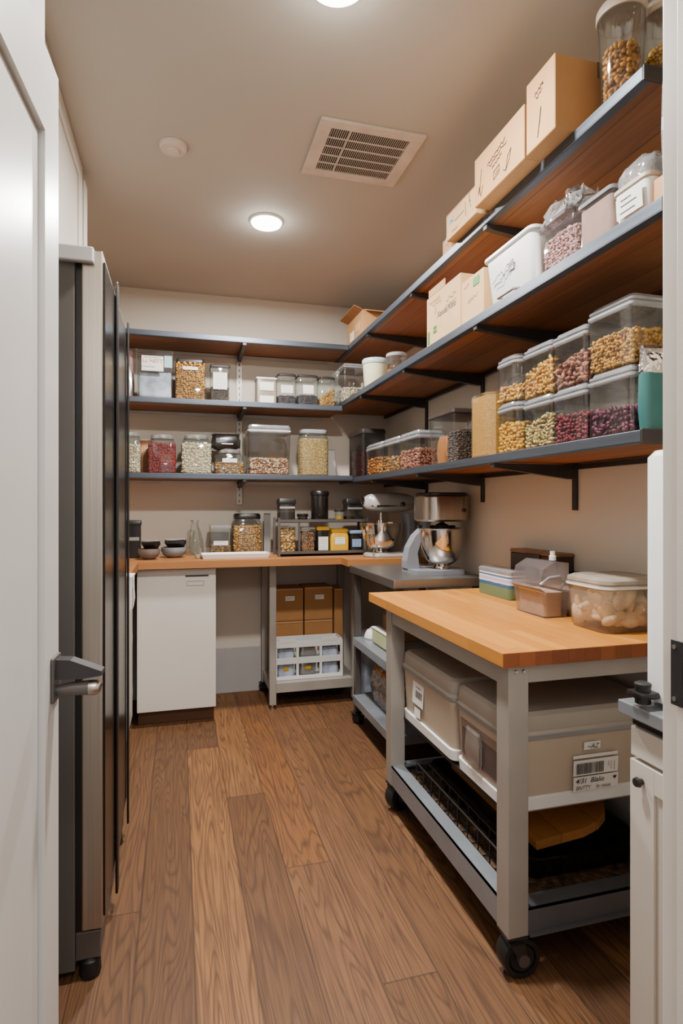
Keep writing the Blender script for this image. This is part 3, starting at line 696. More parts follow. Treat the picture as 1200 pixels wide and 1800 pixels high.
# ------------------------------------------------------------------ white cabinet and dispenser at the right
c = thing('narrow_cabinet', 'narrow white cabinet with grey top by the door jamb', 'cabinet', (0, 0, 0))
GZ = .82
MB().box((.985, .66, .004), (1.44, 1.085, GZ-.032), .002).build('carcass', M['cab'], c)
MB().box((.945, .65, GZ-.030), (1.445, 1.098, GZ), .003).build('grey_top', M['rail'], c)
MB().box((.972, .665, GZ-.052), (.9845, 1.083, GZ-.0325)).build('dark_gap', M['black'], c)
d = MB().box((.967, .665, .70), (.9845, 1.083, .764), .002).build('drawer', M['cab'], c)
d = MB().box((.972, .665, .02), (.9845, 1.083, .692), .001)
for a, b in (((.665, .02), (.74, .692)), ((1.015, .02), (1.083, .692)), ((.74, .02), (1.015, .09)), ((.74, .64), (1.015, .692))): d.box((.965, a[0], a[1]), (.972, b[0], b[1]), .001)
d = d.build('door', M['cab'], c)
MB().lathe([(.006, 0), (.006, .008), (.011, .011), (.009, .018), (.001, .019)], 16).build('knob', M['bracket'], d, (.9645, 1.047, .655), True).rotation_euler = (0, R(-90), 0)
t = thing('water_dispenser', 'tall white dispenser with black tap standing on the grey-topped cabinet', 'dispenser', (1.118, .91, GZ+.0006))
MB().loft([(.10, .13, .03, 0), (.135, .16, .03, .012), (.135, .16, .03, .535), (.125, .15, .03, .55)]).build('housing', M['whiteplastic'], t, None, True)
a = MB().box((-.185, .105, .020), (-.1355, .150, .034), .004).lathe([(.016, .008), (.016, .045)], 16, (-.16, .128, 0)).build('tap', M['black'], t, None, True)
MB().lathe([(.017, .0455), (.017, .050), (.012, .053)], 18, (-.16, .128, 0)).build('tap_cap', M['blackmat'], a, None, True)

# ------------------------------------------------------------------ steel prep table
TX0, TX1, TY0, TY1 = .952, 1.435, 2.53, 3.262
tb = thing('steel_prep_table', 'steel topped prep table with two lower shelves in the corner', 'table', (0, 0, 0))
MB().box((TX0, TY0, .868), (TX1, TY1, .910), .003).build('steel_top', M['steeltop'], tb)
for x in (TX0+.02, TX1-.06):
    for y in (TY0+.02, TY1-.055):
        MB().box((x, y, .07), (x+.035, y+.035, .867), .002).build('leg', M['darkframe'], tb); caster(tb, x+.018, y+.018, .026, .0695, 30)
for z in (.50, .17):
    MB().box((TX0+.0555, TY0+.02, z-.012), (TX1-.0605, TY1-.02, z)).box((TX0+.004, TY0+.056, z-.040), (TX0+.055, TY1-.056, z+.004), .002).box((TX0+.056, TY0+.01, z-.03), (TX1-.061, TY0+.0195, z+.004), .002).build('shelf', M['rail'], tb)
# things on the prep table shelves
def carton_box(name, label, a, b, mat='carton', group=None, flap=True, cat='box', tape=None, parent_z=.0006):
    c0 = ((a[0]+b[0])/2, (a[1]+b[1])/2, a[2]+parent_z); hx, hy, h = (b[0]-a[0])/2, (b[1]-a[1])/2, b[2]-a[2]-parent_z
    t = thing(name, label, cat, c0, 0, group)
    MB().box((-hx, -hy, 0), (hx, hy, h), .002, 1).build('carton', M[mat], t)
    if tape: plate('tape', M['tape'], t, (-.012, -hy-.0002, h-.045), (1, 0, 0), (0, 0, 1), .024, .045)
    return t, hx, hy, h
carton_box('cardboard_box', 'brown carton lying on the middle shelf of the prep table', (1.135, 3.02, .5), (1.285, 3.20, .63), 'cartondark')
t = thing('ceramic_bowl', 'small white bowl upside down on the prep table middle shelf', 'bowl', (1.068, 3.165, .5006))
MB().lathe([(.055, 0), (.052, .02), (.040, .045), (.022, .055), (.022, .06), (.001, .06)], 28).build('bowl', M['whiteplastic'], t, None, True)
MB().lathe([(.0565, .001), (.0565, .008)], 28, caps=False).build('rim_band', M['base'], t, None, True)
t = thing('green_packet', 'pale green packet with white edge on the prep table middle shelf', 'packet', (1.045, 2.93, .5045))
MB().box((-.02, -.14, 0), (.02, .14, .075), .006).build('packet', M['greenpale'], t)
MB().box((-.022, -.142, .0755), (.022, .142, .085), .003).build('white_edge', M['paper'], t)
t = thing('nut_sack', 'clear sack of brown nuts on the prep table bottom shelf', 'sack', (1.14, 2.93, .1706))
P = fill_points(.10, .20, .05, .006, .17, (.016, .013, .012), mound=.07); P[:, 2] = np.maximum(P[:, 2], .021); scatter('nuts', P, (.016, .013, .012), M['f_orange'], t, hi=False)
MB().loft([(.08, .17, .05, .002), (.085, .185, .05, .08), (.08, .17, .05, .15), (.04, .10, .03, .20)]).build('nut_bed', M['c_orange'], t, None, True)['kind'] = 'stuff'
MB().loft([(.10, .20, .06, .0005), (.112, .215, .06, .08), (.105, .20, .06, .16), (.06, .13, .04, .24), (.02, .04, .01, .27)], jit=.04).build('sack_film', M['film'], t, None, True)
t = thing('steel_pitcher', 'small steel pitcher at the back of the prep table middle shelf', 'pitcher', (1.30, 2.78, .5006))
MB().lathe([(.045, 0), (.05, .01), (.045, .12), (.038, .15), (.042, .16)], 28).build('body', M['chrome'], t, None, True)
MB().tube([(.04, 0, .13), (.08, 0, .12), (.08, 0, .05), (.048, 0, .03)], .006).build('handle', M['chrome'], t, None, True)

# ------------------------------------------------------------------ rack under the back worktop
rk = thing('steel_shelf_trolley', 'steel trolley with a low shelf under the back worktop', 'trolley', (0, 0, 0))
for x in (.535, 1.065):
    for y in (3.575, 3.93):
        l = MB().box((x, y, .028 if y < 3.7 else .07), (x+.042, y+.042, .895), .003).build('leg', M['frame'], rk)
        if y < 3.7: MB().lathe([(.016, .0005), (.016, .012), (.008, .014), (.008, .0275)], 16).build('levelling_foot', M['chrome'], l, (x+.021, y+.021, 0), True)
        else: caster(rk, x+.021, y+.021, .028, .0695, 60)
MB().box((.5775, 3.58, .10), (1.0645, 3.97, .160), .002).build('shelf', M['frame'], rk)
for x in (.54, 1.07): MB().box((x, 3.6175, .105), (x+.03, 3.9295, .155)).build('side_rail', M['frame'], rk)
def label_box(label, x0, x1, z0, z1, txt=True):
    t, hx, hy, h = carton_box('cardboard_box', label, (x0, 3.785, z0), (x1, 3.985, z1), 'cartondark', 'brown cartons under the back worktop')
    MB().box((-hx+.002, -hy-.004, h-.010), (hx-.002, -hy-.0003, h-.002)).build('lid_edge', M['carton'], t)
    if txt:
        p = plate('sticker', M['paper'], t, (-.025, -hy-.001, h*.62), (1, 0, 0), (0, 0, 1), .06, .03)
        scribble((-.022, -hy-.002, h*.62), (1, 0, 0), (0, 0, 1), .0015, [wiggle(0, .02, .05, .02, 14, .003, 1), wiggle(0, .01, .035, .01, 10, .003, 2)]).build('markings', M['ink'], p, fix=False)
    else: scribble((-.05, -hy-.001, h*.3), (1, 0, 0), (0, 0, 1), .002, [wiggle(0, .0, .06, .03, 8, .008, 5)]).build('markings', M['ink'], t, fix=False)
label_box('upper brown carton with white sticker, left stack under the worktop', .602, .788, .500, .712)
label_box('upper brown carton with wide sticker, middle stack under the worktop', .798, .988, .500, .716)
label_box('lower brown carton behind the white crate, left stack', .602, .788, .1605, .497, False)
label_box('lower brown carton behind the white crate, middle stack', .798, .988, .1605, .497, False)
label_box('brown carton standing tall at the right of the trolley shelf', 1.000, 1.06, .1605, .70, False)
# white crate
t = thing('plastic_crate', 'white open-sided plastic crate at the front of the trolley shelf', 'crate', (.795, 3.70, .1608))
hx, hy, h = .212, .065, .245; mb = MB()
for x in (-hx, -.075, .075, hx):
    for y in (-hy, hy): mb.box((x-.008, y-.005, 0), (x+.008, y+.005, h-.01))
for z0, z1 in ((0, .022), (.098, .138), (.20, h)):
    mb.box((-hx, -hy-.007, z0), (hx, -hy+.003, z1), .002).box((-hx, hy-.003, z0), (hx, hy+.007, z1), .002)
    for x in (-hx, hx): mb.box((x-.004, -hy, z0), (x+.004, hy, z1))
mb.box((-hx, -hy, 0), (hx, hy, .006)).build('crate_frame', M['whiteplastic'], t)
for x in (-.14, .13): MB().box((x-.055, -hy-.009, h-.014), (x+.055, -hy+.006, h+.012), .003).build('label_holder', M['paper'], t)
for i, x in enumerate((-.143, 0., .143)):
    for j, z in enumerate((.007, .115)):
        if j == 1 and i == 1: pass
        q = thing('food_packet', ['white', 'silver', 'clear'][i]+' packet in the '+['lower', 'upper'][j]+' row of the white crate, '+['left cell', 'middle cell', 'right cell'][i], 'packet', (.795+x, 3.70, .1608+z+.0006), 0, 'packets in the white crate')
        hh = .1 if j == 0 else .085
        MB().loft([(.050, .04, .015, 0), (.055, .045, .02, hh*.4), (.05, .04, .02, hh*.8), (.05, .012, .01, hh)], jit=.05).build('wrapper', M[['bluebag', 'silver', 'bluebag'][i]], q, None, True)
        if j == 0 and i < 2: plate('yellow_print', M['yellowpl'], q, (-.02, -.0475, hh*.45), (1, 0, 0), (0, 0, 1), .035, .02)
t = thing('blue_white_sack', 'blue and white printed sack by the right end of the trolley', 'sack', (1.2, 3.72, .0008))
MB().loft([(.07, .08, .03, 0), (.08, .09, .04, .1), (.075, .085, .04, .26), (.07, .06, .03, .36), (.07, .01, .008, .42)], jit=.04).build('sack', M['bluebag'], t, None, True)
MB().box((-.068, -.012, .4205), (.068, .012, .432), .003).build('red_seam', M['pink'], t)

# ------------------------------------------------------------------ containers
def jar(name, label, cat, x0, x1, y0, y1, z0, h, fill=None, level=.8, lid='silverlid', lid_h=.022, r=.015, glass='glass', neck=.0, lid_style='cap', group=None, sticker=None, sides='-x-y', slope=(0., 0.), round_=False, dens=1., taper=1.0, band=None):
    cx, cy = (x0+x1)/2, (y0+y1)/2; hx, hy = (x1-x0)/2, (y1-y0)/2; z0 += .0006
    t = thing(name, label, cat, (cx, cy, z0), 0, group); bh = h-lid_h; k = taper
    if round_:
        R_ = min(hx, hy); pr = [(R_*k*.93, 0), (R_*k, .006), (R_, bh-.03 if neck else bh)]
        if neck: pr += [(R_*(1-neck), bh-.008), (R_*(1-neck), bh)]
        MB().lathe(pr, 36).build('jar_body', M[glass], t, None, True)
        hx = hy = R_
    else:
        s = [(hx*k-.004, hy*k-.004, r, 0), (hx*k, hy*k, r, .005)]
        if neck: s += [(hx, hy, r, bh-.035), (hx*(1-neck*.5), hy*(1-neck*.5), r, bh-.018), (hx*(1-neck), hy*(1-neck), min(hx, hy)*.8 if lid_style == 'round' else r, bh-.008), (hx*(1-neck), hy*(1-neck), min(hx, hy)*.8 if lid_style == 'round' else r, bh)]
        else: s += [(hx, hy, r, bh)]
        MB().loft(s).build('jar_body', M[glass], t, None, True)
    g = .0028
    if fill in FILL: contents(t, fill, hx*k-g, hy*k-g, max(.004, r-g), .003, max(.03, bh*level), sides, slope, round_, 0., None, dens)
    elif fill:
        zt = max(.012, bh*level)
        (MB().lathe([(hx*k-g, .002), (hx-g, zt)], 32) if round_ else MB().loft([(hx*k-g, hy*k-g, max(.004, r-g), .002), (hx-g, hy-g, max(.004, r-g), zt)])).build(fill+'_filling', M[fill], t, None, True)
    lh = bh+.0003; lx, ly = hx*(1-neck)+.003, hy*(1-neck)+.003; lm = M[lid]
    if lid_style == 'ridge':      # stacking lid with two ridges
        MB().loft([(hx-.001, hy-.001, r, lh), (hx+.003, hy+.003, r, lh+lid_h*.15), (hx+.003, hy+.003, r, lh+lid_h*.38), (hx-.002, hy-.002, r, lh+lid_h*.45), (hx+.001, hy+.001, r, lh+lid_h*.55), (hx+.001, hy+.001, r, lh+lid_h*.72), (hx-.005, hy-.005, r, lh+lid_h*.8), (hx-.008, hy-.008, r, lh+lid_h)]).build('lid', lm, t, None, True)
        MB().loft([(hx+.0033, hy+.0033, r, lh+lid_h*.2), (hx+.0033, hy+.0033, r, lh+lid_h*.34)], caps=(False, False)).build('lid_band', M[band or 'greylid'], t, None, True)
    elif round_ or lid_style == 'round':
        rr = (min(hx, hy)*(1-neck))+.004
        MB().lathe([(rr, lh), (rr+.001, lh+.003), (rr+.001, lh+lid_h*.75), (rr-.004, lh+lid_h), (.001, lh+lid_h)], 36).build('lid', lm, t, None, True)
    else:
        MB().loft([(lx, ly, r, lh), (lx+.001, ly+.001, r, lh+.003), (lx+.001, ly+.001, r, lh+lid_h*.7), (lx-.005, ly-.005, r, lh+lid_h)]).build('lid', lm, t, None, True)
    if sticker:
        face, w, hh, zc = sticker[:4]; pm = M[sticker[4]] if len(sticker) > 4 else M['paper']; mk = sticker[5] if len(sticker) > 5 else 3
        if face == 'y': O = (-w/2, -hy-.0009, zc-hh/2); UV = NY; O2 = (O[0], O[1]-.001, O[2])
        else: O = (-hx-.0009, w/2, zc-hh/2); UV = NX; O2 = (O[0]-.001, O[1], O[2])
        p = plate('sticker', pm, t, O, UV['U'], UV['V'], w, hh)
        if mk:
            n = max(1, int(hh/.012)); scribble(O2, UV['U'], UV['V'], .0013, [wiggle(w*.12, hh*(i+.5)/n, w*.85, hh*(i+.5)/n, 16, .0028, mk+i) for i in range(n)]).build('markings', M['ink'], p, fix=False)
    return t
ZM, ZL, ZR, ZRM, ZT, ZW = BZ['mid']+.001, BZ['low']+.001, SY['low']+.001, SY['mid']+.001, SY['top']+.001, .940
Yb = 3.70
# back wall, middle shelf
t = thing('pink_pouch', 'pink paper pouch half hidden by the fridge, on the back middle shelf', 'pouch', (-.325, 3.86, ZM+.0006))
MB().loft([(.05, .05, .02, 0), (.055, .05, .02, .1), (.05, .03, .02, .24), (.048, .006, .005, .31)], jit=.04).build('pouch', M['pink'], t, None, True)
MB().box((-.047, -.004, .3105), (.047, .004, .318), .001).build('sealed_edge', M['pink'], t)
t = thing('foil_pouch', 'silver foil pouch slumped in front of the pink pouch', 'pouch', (-.318, 3.75, ZM+.0006))
MB().loft([(.045, .04, .02, 0), (.05, .045, .02, .07), (.045, .035, .02, .14), (.03, .012, .008, .2), (.03, .004, .003, .235)], jit=.09).build('pouch', M['silver'], t, None, True)
MB().box((-.029, -.003, .2355), (.029, .003, .245), .001).build('sealed_edge', M['silver'], t)
t = thing('clear_tub', 'clear plastic tub of printed packets with a white note on its front', 'tub', (-.14, 3.795, ZM+.0006))
MB().loft([(.10, .085, .008, 0), (.108, .093, .01, .29), (.112, .097, .01, .296)], caps=(True, False)).build('tub_body', M['clear'], t, None, True)
MB().box((-.095, -.06, .012), (.095, .07, .17), .012).build('packet', M['bluebag'], t)
a = plate('paper_note', M['paper'], t, (-.075, -.0958, .165), (1, 0, 0), (0, -.03, 1), .125, .09)
markings('markings', 'Lt. NEYT', .032, M['pink'], a, (-.068, -.1005, .215), (1, 0, 0), (0, -.03, 1), 0, .95, .0004)
scribble((-.07, -.1, .17), (1, 0, 0), (0, -.03, 1), .0016, [wiggle(0, .02, .07, .02, 16, .004, 1), wiggle(.01, .075, .1, .075, 20, .002, 2)]).build('markings', M['ink'], a, fix=False)
plate('blue_note', M['bluepaper'], t, (.055, -.0955, .19), (1, 0, 0), (0, -.03, 1), .045, .07)
jar('storage_jar', 'tall square jar packed with tan cashews beside the clear tub', 'jar', -.022, .158, 3.70, 3.86, ZM, .258, 'nut', 1., 'darklid', .03, .02, neck=.12, sticker=('y', .09, .02, .195, 'paper', 0), sides='-x-y+x')
jar('storage_jar', 'square glass jar with paper label and dark lid, right of the cashews', 'jar', .190, .304, 3.71, 3.83, ZM, .232, 'darkbean', .42, 'darklid', .022, .01, sticker=('y', .085, .105, .13, 'paper', 4), sides='-y')
t = jar('food_packet', 'small white paper-wrapped pack on the back middle shelf', 'packet', .474, .600, 3.71, 3.82, ZM, .17, 'flour', .9, 'whiteplastic', .012, .008, 'milky', sticker=('y', .09, .045, .03, 'paper', 0))
plate('printed_panel', M['paper'], t, (-.045, -.0575, .085), (1, 0, 0), (0, 0, 1), .09, .055)
jar('storage_jar', 'round-shouldered jar of dark berries with white band, third from the corner', 'jar', .606, .726, 3.70, 3.82, ZM, .20, 'berry', .3, 'darklid', .018, .02, neck=.06, sticker=('y', .075, .05, .10, 'paper', 6), sides='-y-x')
jar('storage_jar', 'jar of mixed dark and golden seeds with blank white label', 'jar', .736, .872, 3.70, 3.83, ZM, .20, 'berry', .35, 'darklid', .018, .02, neck=.06, sticker=('y', .07, .055, .105, 'paper', 0), sides='-y-x')
jar('storage_jar', 'jar with a slanting heap of golden grain beside the corner', 'jar', .880, .985, 3.70, 3.82, ZM, .195, 'nut', .45, 'darklid', .018, .02, neck=.06, sides='-y-x', slope=(.035, 0.), dens=1.2)
t = jar('storage_jar', 'narrow empty clear container squeezed in the shelf corner', 'container', .995, 1.015, 3.71, 3.84, ZM, .24, None, .3, 'clearlid', .02, .006, 'clear', sides='-y')
jar('storage_container', 'clear container of white pieces on the right middle shelf corner', 'container', 1.03, 1.17, 3.66, 3.88, ZRM, .25, 'quartz', .4, 'clearlid', .03, .012, 'clear', lid_style='ridge', sides='-x-y')
jar('paper_tub', 'cream tub with pale blue lid at the far end of the right middle shelf', 'tub', 1.065, 1.215, 3.275, 3.425, ZRM, .20, None, .5, 'bluelid', .03, .01, 'cream', round_=True, taper=.86)
jar('storage_container', 'low round container with grey lid behind the shelf edge beside the cream tub', 'container', 1.125, 1.235, 3.04, 3.15, ZRM, .175, 'orange', .6, 'greylid', .02, .01, 'clear', round_=True)
# back wall, lowest shelf
g = 'jars on the lowest back shelf'
jar('storage_jar', 'jar of pale beans cut off by the fridge on the lowest back shelf', 'jar', -.365, -.222, 3.69, 3.83, ZL, .245, 'whitebean', .75, 'silverlid', .024, .03, neck=.14, lid_style='round', group=g, sides='-y+x')
t = thing('orange_packet', 'orange packet tucked behind the red bean jar', 'packet', (-.2, 3.90, ZL+.0006))
MB().loft([(.035, .03, .01, 0), (.04, .035, .012, .08), (.036, .02, .01, .18), (.034, .004, .003, .215)], jit=.05).build('packet', M['orangebag'], t, None, True)
MB().box((-.033, -.003, .2155), (.033, .003, .224), .001).build('sealed_edge', M['paper'], t)
jar('storage_jar', 'glass jar full of dark red beans on the lowest back shelf', 'jar', -.180, -.018, 3.69, 3.84, ZL, .235, 'redbean', .83, 'silverlid', .024, .03, neck=.14, lid_style='round', group=g, sides='-y-x+x', sticker=None)
jar('storage_jar', 'glass jar full of cream white beans right of the red beans', 'jar', .012, .196, 3.69, 3.85, ZL, .24, 'whitebean', .85, 'silverlid', .024, .03, neck=.14, lid_style='round', group=g, sides='-y-x+x')
jar('storage_jar', 'low wide jar of mixed nuts with black pouch on top', 'jar', .212, .396, 3.69, 3.85, ZL, .155, 'mixed', .5, 'silverlid', .022, .03, neck=.14, lid_style='round', group=g, sides='-y-x+x', sticker=('y', .09, .025, .085, 'paper', 0))
t = thing('black_pouch', 'crumpled black pouch lying on the low nut jar', 'pouch', (.285, 3.765, ZL+.157))
MB().loft([(.06, .05, .02, 0), (.088, .06, .03, .02), (.09, .058, .03, .055), (.08, .04, .02, .085), (.085, .012, .008, .098)], jit=.06).build('pouch', M['blackbag'], t, None, True)
plate('white_print', M['paper'], t, (-.03, -.063, .03), (1, 0, 0), (0, 0, 1), .07, .006)
jar('storage_container', 'large clear container half full of pistachios with frosted lid', 'container', .418, .690, 3.69, 3.90, ZL, .315, 'pistachio', .37, 'clearlid', .05, .02, 'clear', lid_style='ridge', sides='-y-x+x', taper=.93, band='whiteplastic')
jar('storage_jar', 'tall octagonal jar of pale rolled oats near the shelf corner', 'jar', .755, .942, 3.69, 3.85, ZL, .298, 'oats', .86, 'greylid', .025, .04, neck=.1, sides='-y-x+x')
t = thing('white_card', 'blank grey-white card leaning on the wall at the shelf corner', 'card', (1.0, 3.955, ZL+.0006))
MB().prism([(0, 0), (.006, 0), (.038, .20), (.032, .20)], -.085, .06, 0).build('card', M['base'], t)
plate('card_front', M['paper'], t, (-.08, -.002, .006), (1, 0, 0), (0, .16, 1), .135, .185, .0006)

# right wall, lowest shelf
xF = 1.115
jar('storage_container', 'big dark container with red contents at the corner of the lowest right shelf', 'container', 1.105, 1.26, 3.50, 3.80, ZR, .30, 'cran', .55, 'darklid', .03, .015, 'smoke', sides='-x-y')
for i, (a, b, k) in enumerate(((3.165, 3.45, 'orange'), (2.905, 3.155, 'mixed'), (2.64, 2.89, 'pecan'))):
    jar('storage_container', ['small clear box of orange dried fruit, furthest of three alike', 'small clear box of mixed nuts, middle of three alike', 'small clear box of pinkish nuts beside the bean bag bin'][i], 'container', xF, xF+.15, a, b, ZR, .185, k, .62-.12*(i == 1), 'clearlid', .04, .014, 'clear', lid_style='ridge', group='low clear boxes on the right shelf', sides='-x-y')
t = thing('clear_bin', 'clear bin holding a tan packet and dark beans, with dark lid', 'bin', (1.205, 2.375, ZR+.0006))
MB().loft([(.085, .115, .01, 0), (.095, .125, .012, .205)], caps=(True, False)).build('bin_body', M['clear'], t, None, True)
MB().loft([(.096, .126, .012, .2055), (.100, .130, .014, .209), (.099, .129, .014, .224), (.09, .12, .012, .228)]).build('lid', M['darklid'], t, None, True)
P = fill_points(.072, .05, .01, .003, .13, FILL['darkbean'][0], '-x-y', mound=.01); P[:, 1] -= .055; P[:, 0] += .008; o = scatter('dark_beans', P, FILL['darkbean'][0], M['f_darkbean'], t)
MB().box((-.055, -.098, .003), (.072, -.012, .122)).build('bean_bed', M['c_darkbean'], o)['kind'] = 'stuff'
MB().loft([(.06, .042, .01, 0.003), (.066, .05, .012, .05), (.06, .048, .012, .10), (.055, .04, .01, .125)], jit=.04).build('tan_packet', M['orangebag'], t, (0, .055, 0), True)
t = thing('couscous_canister', 'tall octagonal canister packed with yellow couscous', 'canister', (1.19, 2.035, ZR+.0006))
MB().loft([(.075, .075, .028, 0), (.078, .078, .03, .006), (.078, .078, .03, .232)], seg=1, caps=(True, True)).build('couscous_filling', M['couscous'], t)
MB().loft([(.080, .080, .03, -.0002), (.0805, .0805, .03, .006), (.0805, .0805, .03, .24), (.07, .07, .03, .246)], seg=1).build('clear_wall', M['clear'], t)
jar('storage_container', 'clear box of yellow pasta with frosted lid behind the couscous canister', 'container', 1.285, 1.42, 1.965, 2.12, ZR, .33, 'couscous', .75, 'clearlid', .035, .012, 'clear', lid_style='ridge')
JY = (1.772, 1.922); st = 'stacked square containers on the lowest right shelf'
def stack(y0, y1, dx, hb, ht, fb, ft, lb, lt, lvb, lvt, r=.012, glass='clear', lid='clearlid', slopeb=(0., 0.), slopet=(0., 0.)):
    jar('storage_container', lb, 'container', xF, xF+dx, y0, y1, ZR, hb, fb, lvb, lid, .036, r, glass, lid_style='ridge', group=st, sides='-x-y', slope=slopeb)
    jar('storage_container', lt, 'container', xF, xF+dx, y0, y1, ZR+hb+.001, ht, ft, lvt, lid, .036, r, glass, lid_style='ridge', group=st, sides='-x-y', slope=slopet)
stack(1.772, 1.922, .15, .178, .162, 'corn', 'elbow', 'lower round-cornered jar of yellow corn, right of the couscous', 'upper round-cornered jar of golden pasta above the corn', .72, .42, .04)
stack(1.582, 1.735, .16, .166, .168, 'seed', 'elbow', 'lower clear box of pale pods, left of the dried cranberries', 'upper clear box of tan pasta shapes above the pale pods', .68, .72, slopeb=(0., -.018), slopet=(0., -.02))
stack(1.420, 1.574, .17, .166, .168, 'cran', 'pecan', 'lower clear box of dark red dried cranberries', 'upper clear box of pink-brown nuts above the cranberries', .62, .62, slopet=(0., -.015))
stack(1.243, 1.412, .235, .178, .182, 'beet', 'granola', 'lower clear box of purple beet chips, nearest the doorway', 'upper large clear box of toasted oat cereal above the beet chips', .5, .62)
t = thing('teal_pouch', 'teal pouch with clear crinkled top at the doorway end of the shelf', 'pouch', (1.165, 1.218, ZR+.0006))
MB().loft([(.042, .018, .015, 0), (.048, .021, .018, .06), (.046, .02, .018, .145)], jit=.02).build('pouch', M['teal'], t, None, True)
a = MB().loft([(.045, .019, .016, .1455), (.046, .018, .014, .17), (.044, .010, .008, .195), (.046, .004, .003, .215)], jit=.05).build('clear_top', M['film'], t, None, True)
P = fill_points(.03, .012, .01, .147, .158, (.008, .007, .007)); scatter('cashew_pieces', P, (.008, .007, .007), M['f_cashew'], a)

# right wall, middle shelf
t, hx, hy, h = carton_box('cardboard_box', 'pale carton with green print and pencil writing on the right middle shelf', (1.04, 2.045, ZRM), (1.30, 2.36, 2.148), 'cartonlight')
MB().box((-hx, -.02, h+.0002), (-hx+.004, hy-.02, h+.03)).build('raised_flap', M['carton'], t)
O = (-hx-.0012, hy, 0)
scribble(O, **NX, w=.0022, lines=[wiggle(.03, .185, .14, .185, 24, .009, 1), wiggle(.06, .168, .15, .168, 12, .004, 2), [(.09, .155), (.1, .135), (.085, .13), (.09, .155)], wiggle(.19, .15, .28, .155, 20, .009, 4), wiggle(.19, .125, .28, .13, 14, .006, 8)]).build('pencil_lettering', M['paleink'], t, fix=False)
markings('markings', 'Xasoba Kitto', .034, M['ink'], t, (O[0], hy-.105, .105), (0, -1, 0), (0, 0, 1), .2, .95)
for a, b in (((.012, .018), (.03, .07)), ((.07, .05), (.1, .062)), ((.07, .068), (.1, .078))): plate('green_mark', M['green'], t, (O[0], hy-a[0], a[1]), (0, -1, 0), (0, 0, 1), b[0]-a[0], b[1]-a[1])
t, hx, hy, h = carton_box('cardboard_box', 'plain carton with a green square beside the white bin', (1.04, 1.868, ZRM), (1.28, 2.035, 2.10), 'cartonlight')
plate('green_mark', M['green'], t, (-hx-.0012, -.01, h-.045), (0, -1, 0), (0, 0, 1), .045, .03)
scribble((-hx-.0012, hy, 0), **NX, w=.0018, lines=[wiggle(.02, .14, .06, .145, 12, .006, 3), wiggle(.05, .08, .13, .09, 20, .008, 9)]).build('pencil_lettering', M['paleink'], t, fix=False)
t = thing('white_bin', 'white plastic bin with black pen marks on the right middle shelf', 'bin', (1.13, 1.708, ZRM+.0006))
MB().loft([(.07, .125, .03, 0), (.078, .135, .03, .012), (.092, .144, .025, .165)], caps=(True, False)).build('bin_body', M['whiteplastic'], t, None, True)
MB().loft([(.094, .146, .025, .1655), (.1, .151, .025, .169), (.1, .151, .025, .178), (.09, .142, .02, .182)]).build('lid', M['whiteplastic'], t, None, True)
MB().tube([(-.076, .05, .02), (-.1, .045, .016), (-.1, -.045, .016), (-.076, -.05, .02)], .005).build('handle', M['greylid'], t, None, True)
O = (-.0895, .12, 0); V_ = (-.09, 0, 1)
p = plate('grey_sticker', M['base'], t, (-.0885, .0, .088), (0, -1, 0), V_, .035, .025)
scribble((-.0865, .11, .0), (0, -1, 0), V_, .003, [wiggle(.02, .075, .14, .105, 10, .012, 5), wiggle(.03, .062, .12, .09, 8, .008, 6), [(.12, .09), (.15, .115), (.15, .1)]]).build('markings', M['ink'], t, fix=False)  # black pen marks across the bin front
t = thing('grain_bag', 'clear bag of pink grain with crumpled plastic folded over the top', 'bag', (1.118, 1.456, ZRM+.0006))
P = fill_points(.07, .078, .025, .002, .095, FILL['pinkgrain'][0], mound=.03); o = scatter('pink_grain', P, FILL['pinkgrain'][0], M['f_pinkgrain'], t)
MB().loft([(.062, .07, .02, .002), (.062, .07, .02, .09)]).build('grain_bed', M['c_pinkgrain'], o)['kind'] = 'stuff'
MB().loft([(.07, .078, .025, .0005), (.076, .084, .03, .02), (.076, .084, .03, .09), (.07, .085, .03, .13)], caps=(True, False), jit=.01).build('bag_film', M['clear'], t, None, True)
mb = MB()
for i in range(3): mb.loft([(.055, .070, .02, .137+i*.014), (.085-.012*i, .080-.008*i, .03, .15+i*.014), (.06, .075-.016*i, .03, .18+i*.012), (.03, .05, .01, .20+i*.008)], seg=6, jit=.13)
mb.build('crumpled_top', M['film'], t, None, 70)
jar('storage_container', 'square clear container of pink powder beside the grain bag', 'container', 1.05, 1.19, 1.240, 1.368, ZRM, .135, 'powder', .93, 'clearlid', .014, .014, 'clear')
t = thing('white_tub', 'white tub with a ruled label and clear crinkled cover', 'tub', (1.12, 1.173, ZRM+.0006))
MB().loft([(.068, .052, .015, 0), (.074, .058, .018, .085)]).build('tub_body', M['whiteplastic'], t, None, True)
MB().loft([(.075, .059, .018, .0852), (.078, .062, .02, .088), (.078, .062, .02, .097), (.072, .056, .018, .099)]).build('rim', M['tanlid'], t, None, True)
MB().loft([(.07, .055, .018, .0995), (.072, .056, .02, .125), (.06, .045, .02, .15), (.03, .02, .015, .163)], jit=.04).build('clear_cover', M['film'], t, None, 60)
p = plate('ruled_label', M['paper'], t, (-.0755, .042, .022), (0, -1, 0), (-.07, 0, 1), .084, .05)
scribble((-.0775, .042, .022), (0, -1, 0), (-.07, 0, 1), .002, [[(.012, .012), (.06, .012)], [(.016, .028), (.066, .028)], [(.016, .041), (.05, .041)]]).build('ruled_lines', M['ink'], p, fix=False)
t, hx, hy, h = carton_box('wooden_box', 'small plain wooden box at the doorway end of the right middle shelf', (1.052, 1.058, ZRM), (1.30, 1.108, 2.0), 'lightwood')
MB().box((-hx+.006, -hy+.006, h+.0002), (hx-.006, hy-.006, h+.003)).build('lid', M['lightwood'], t)
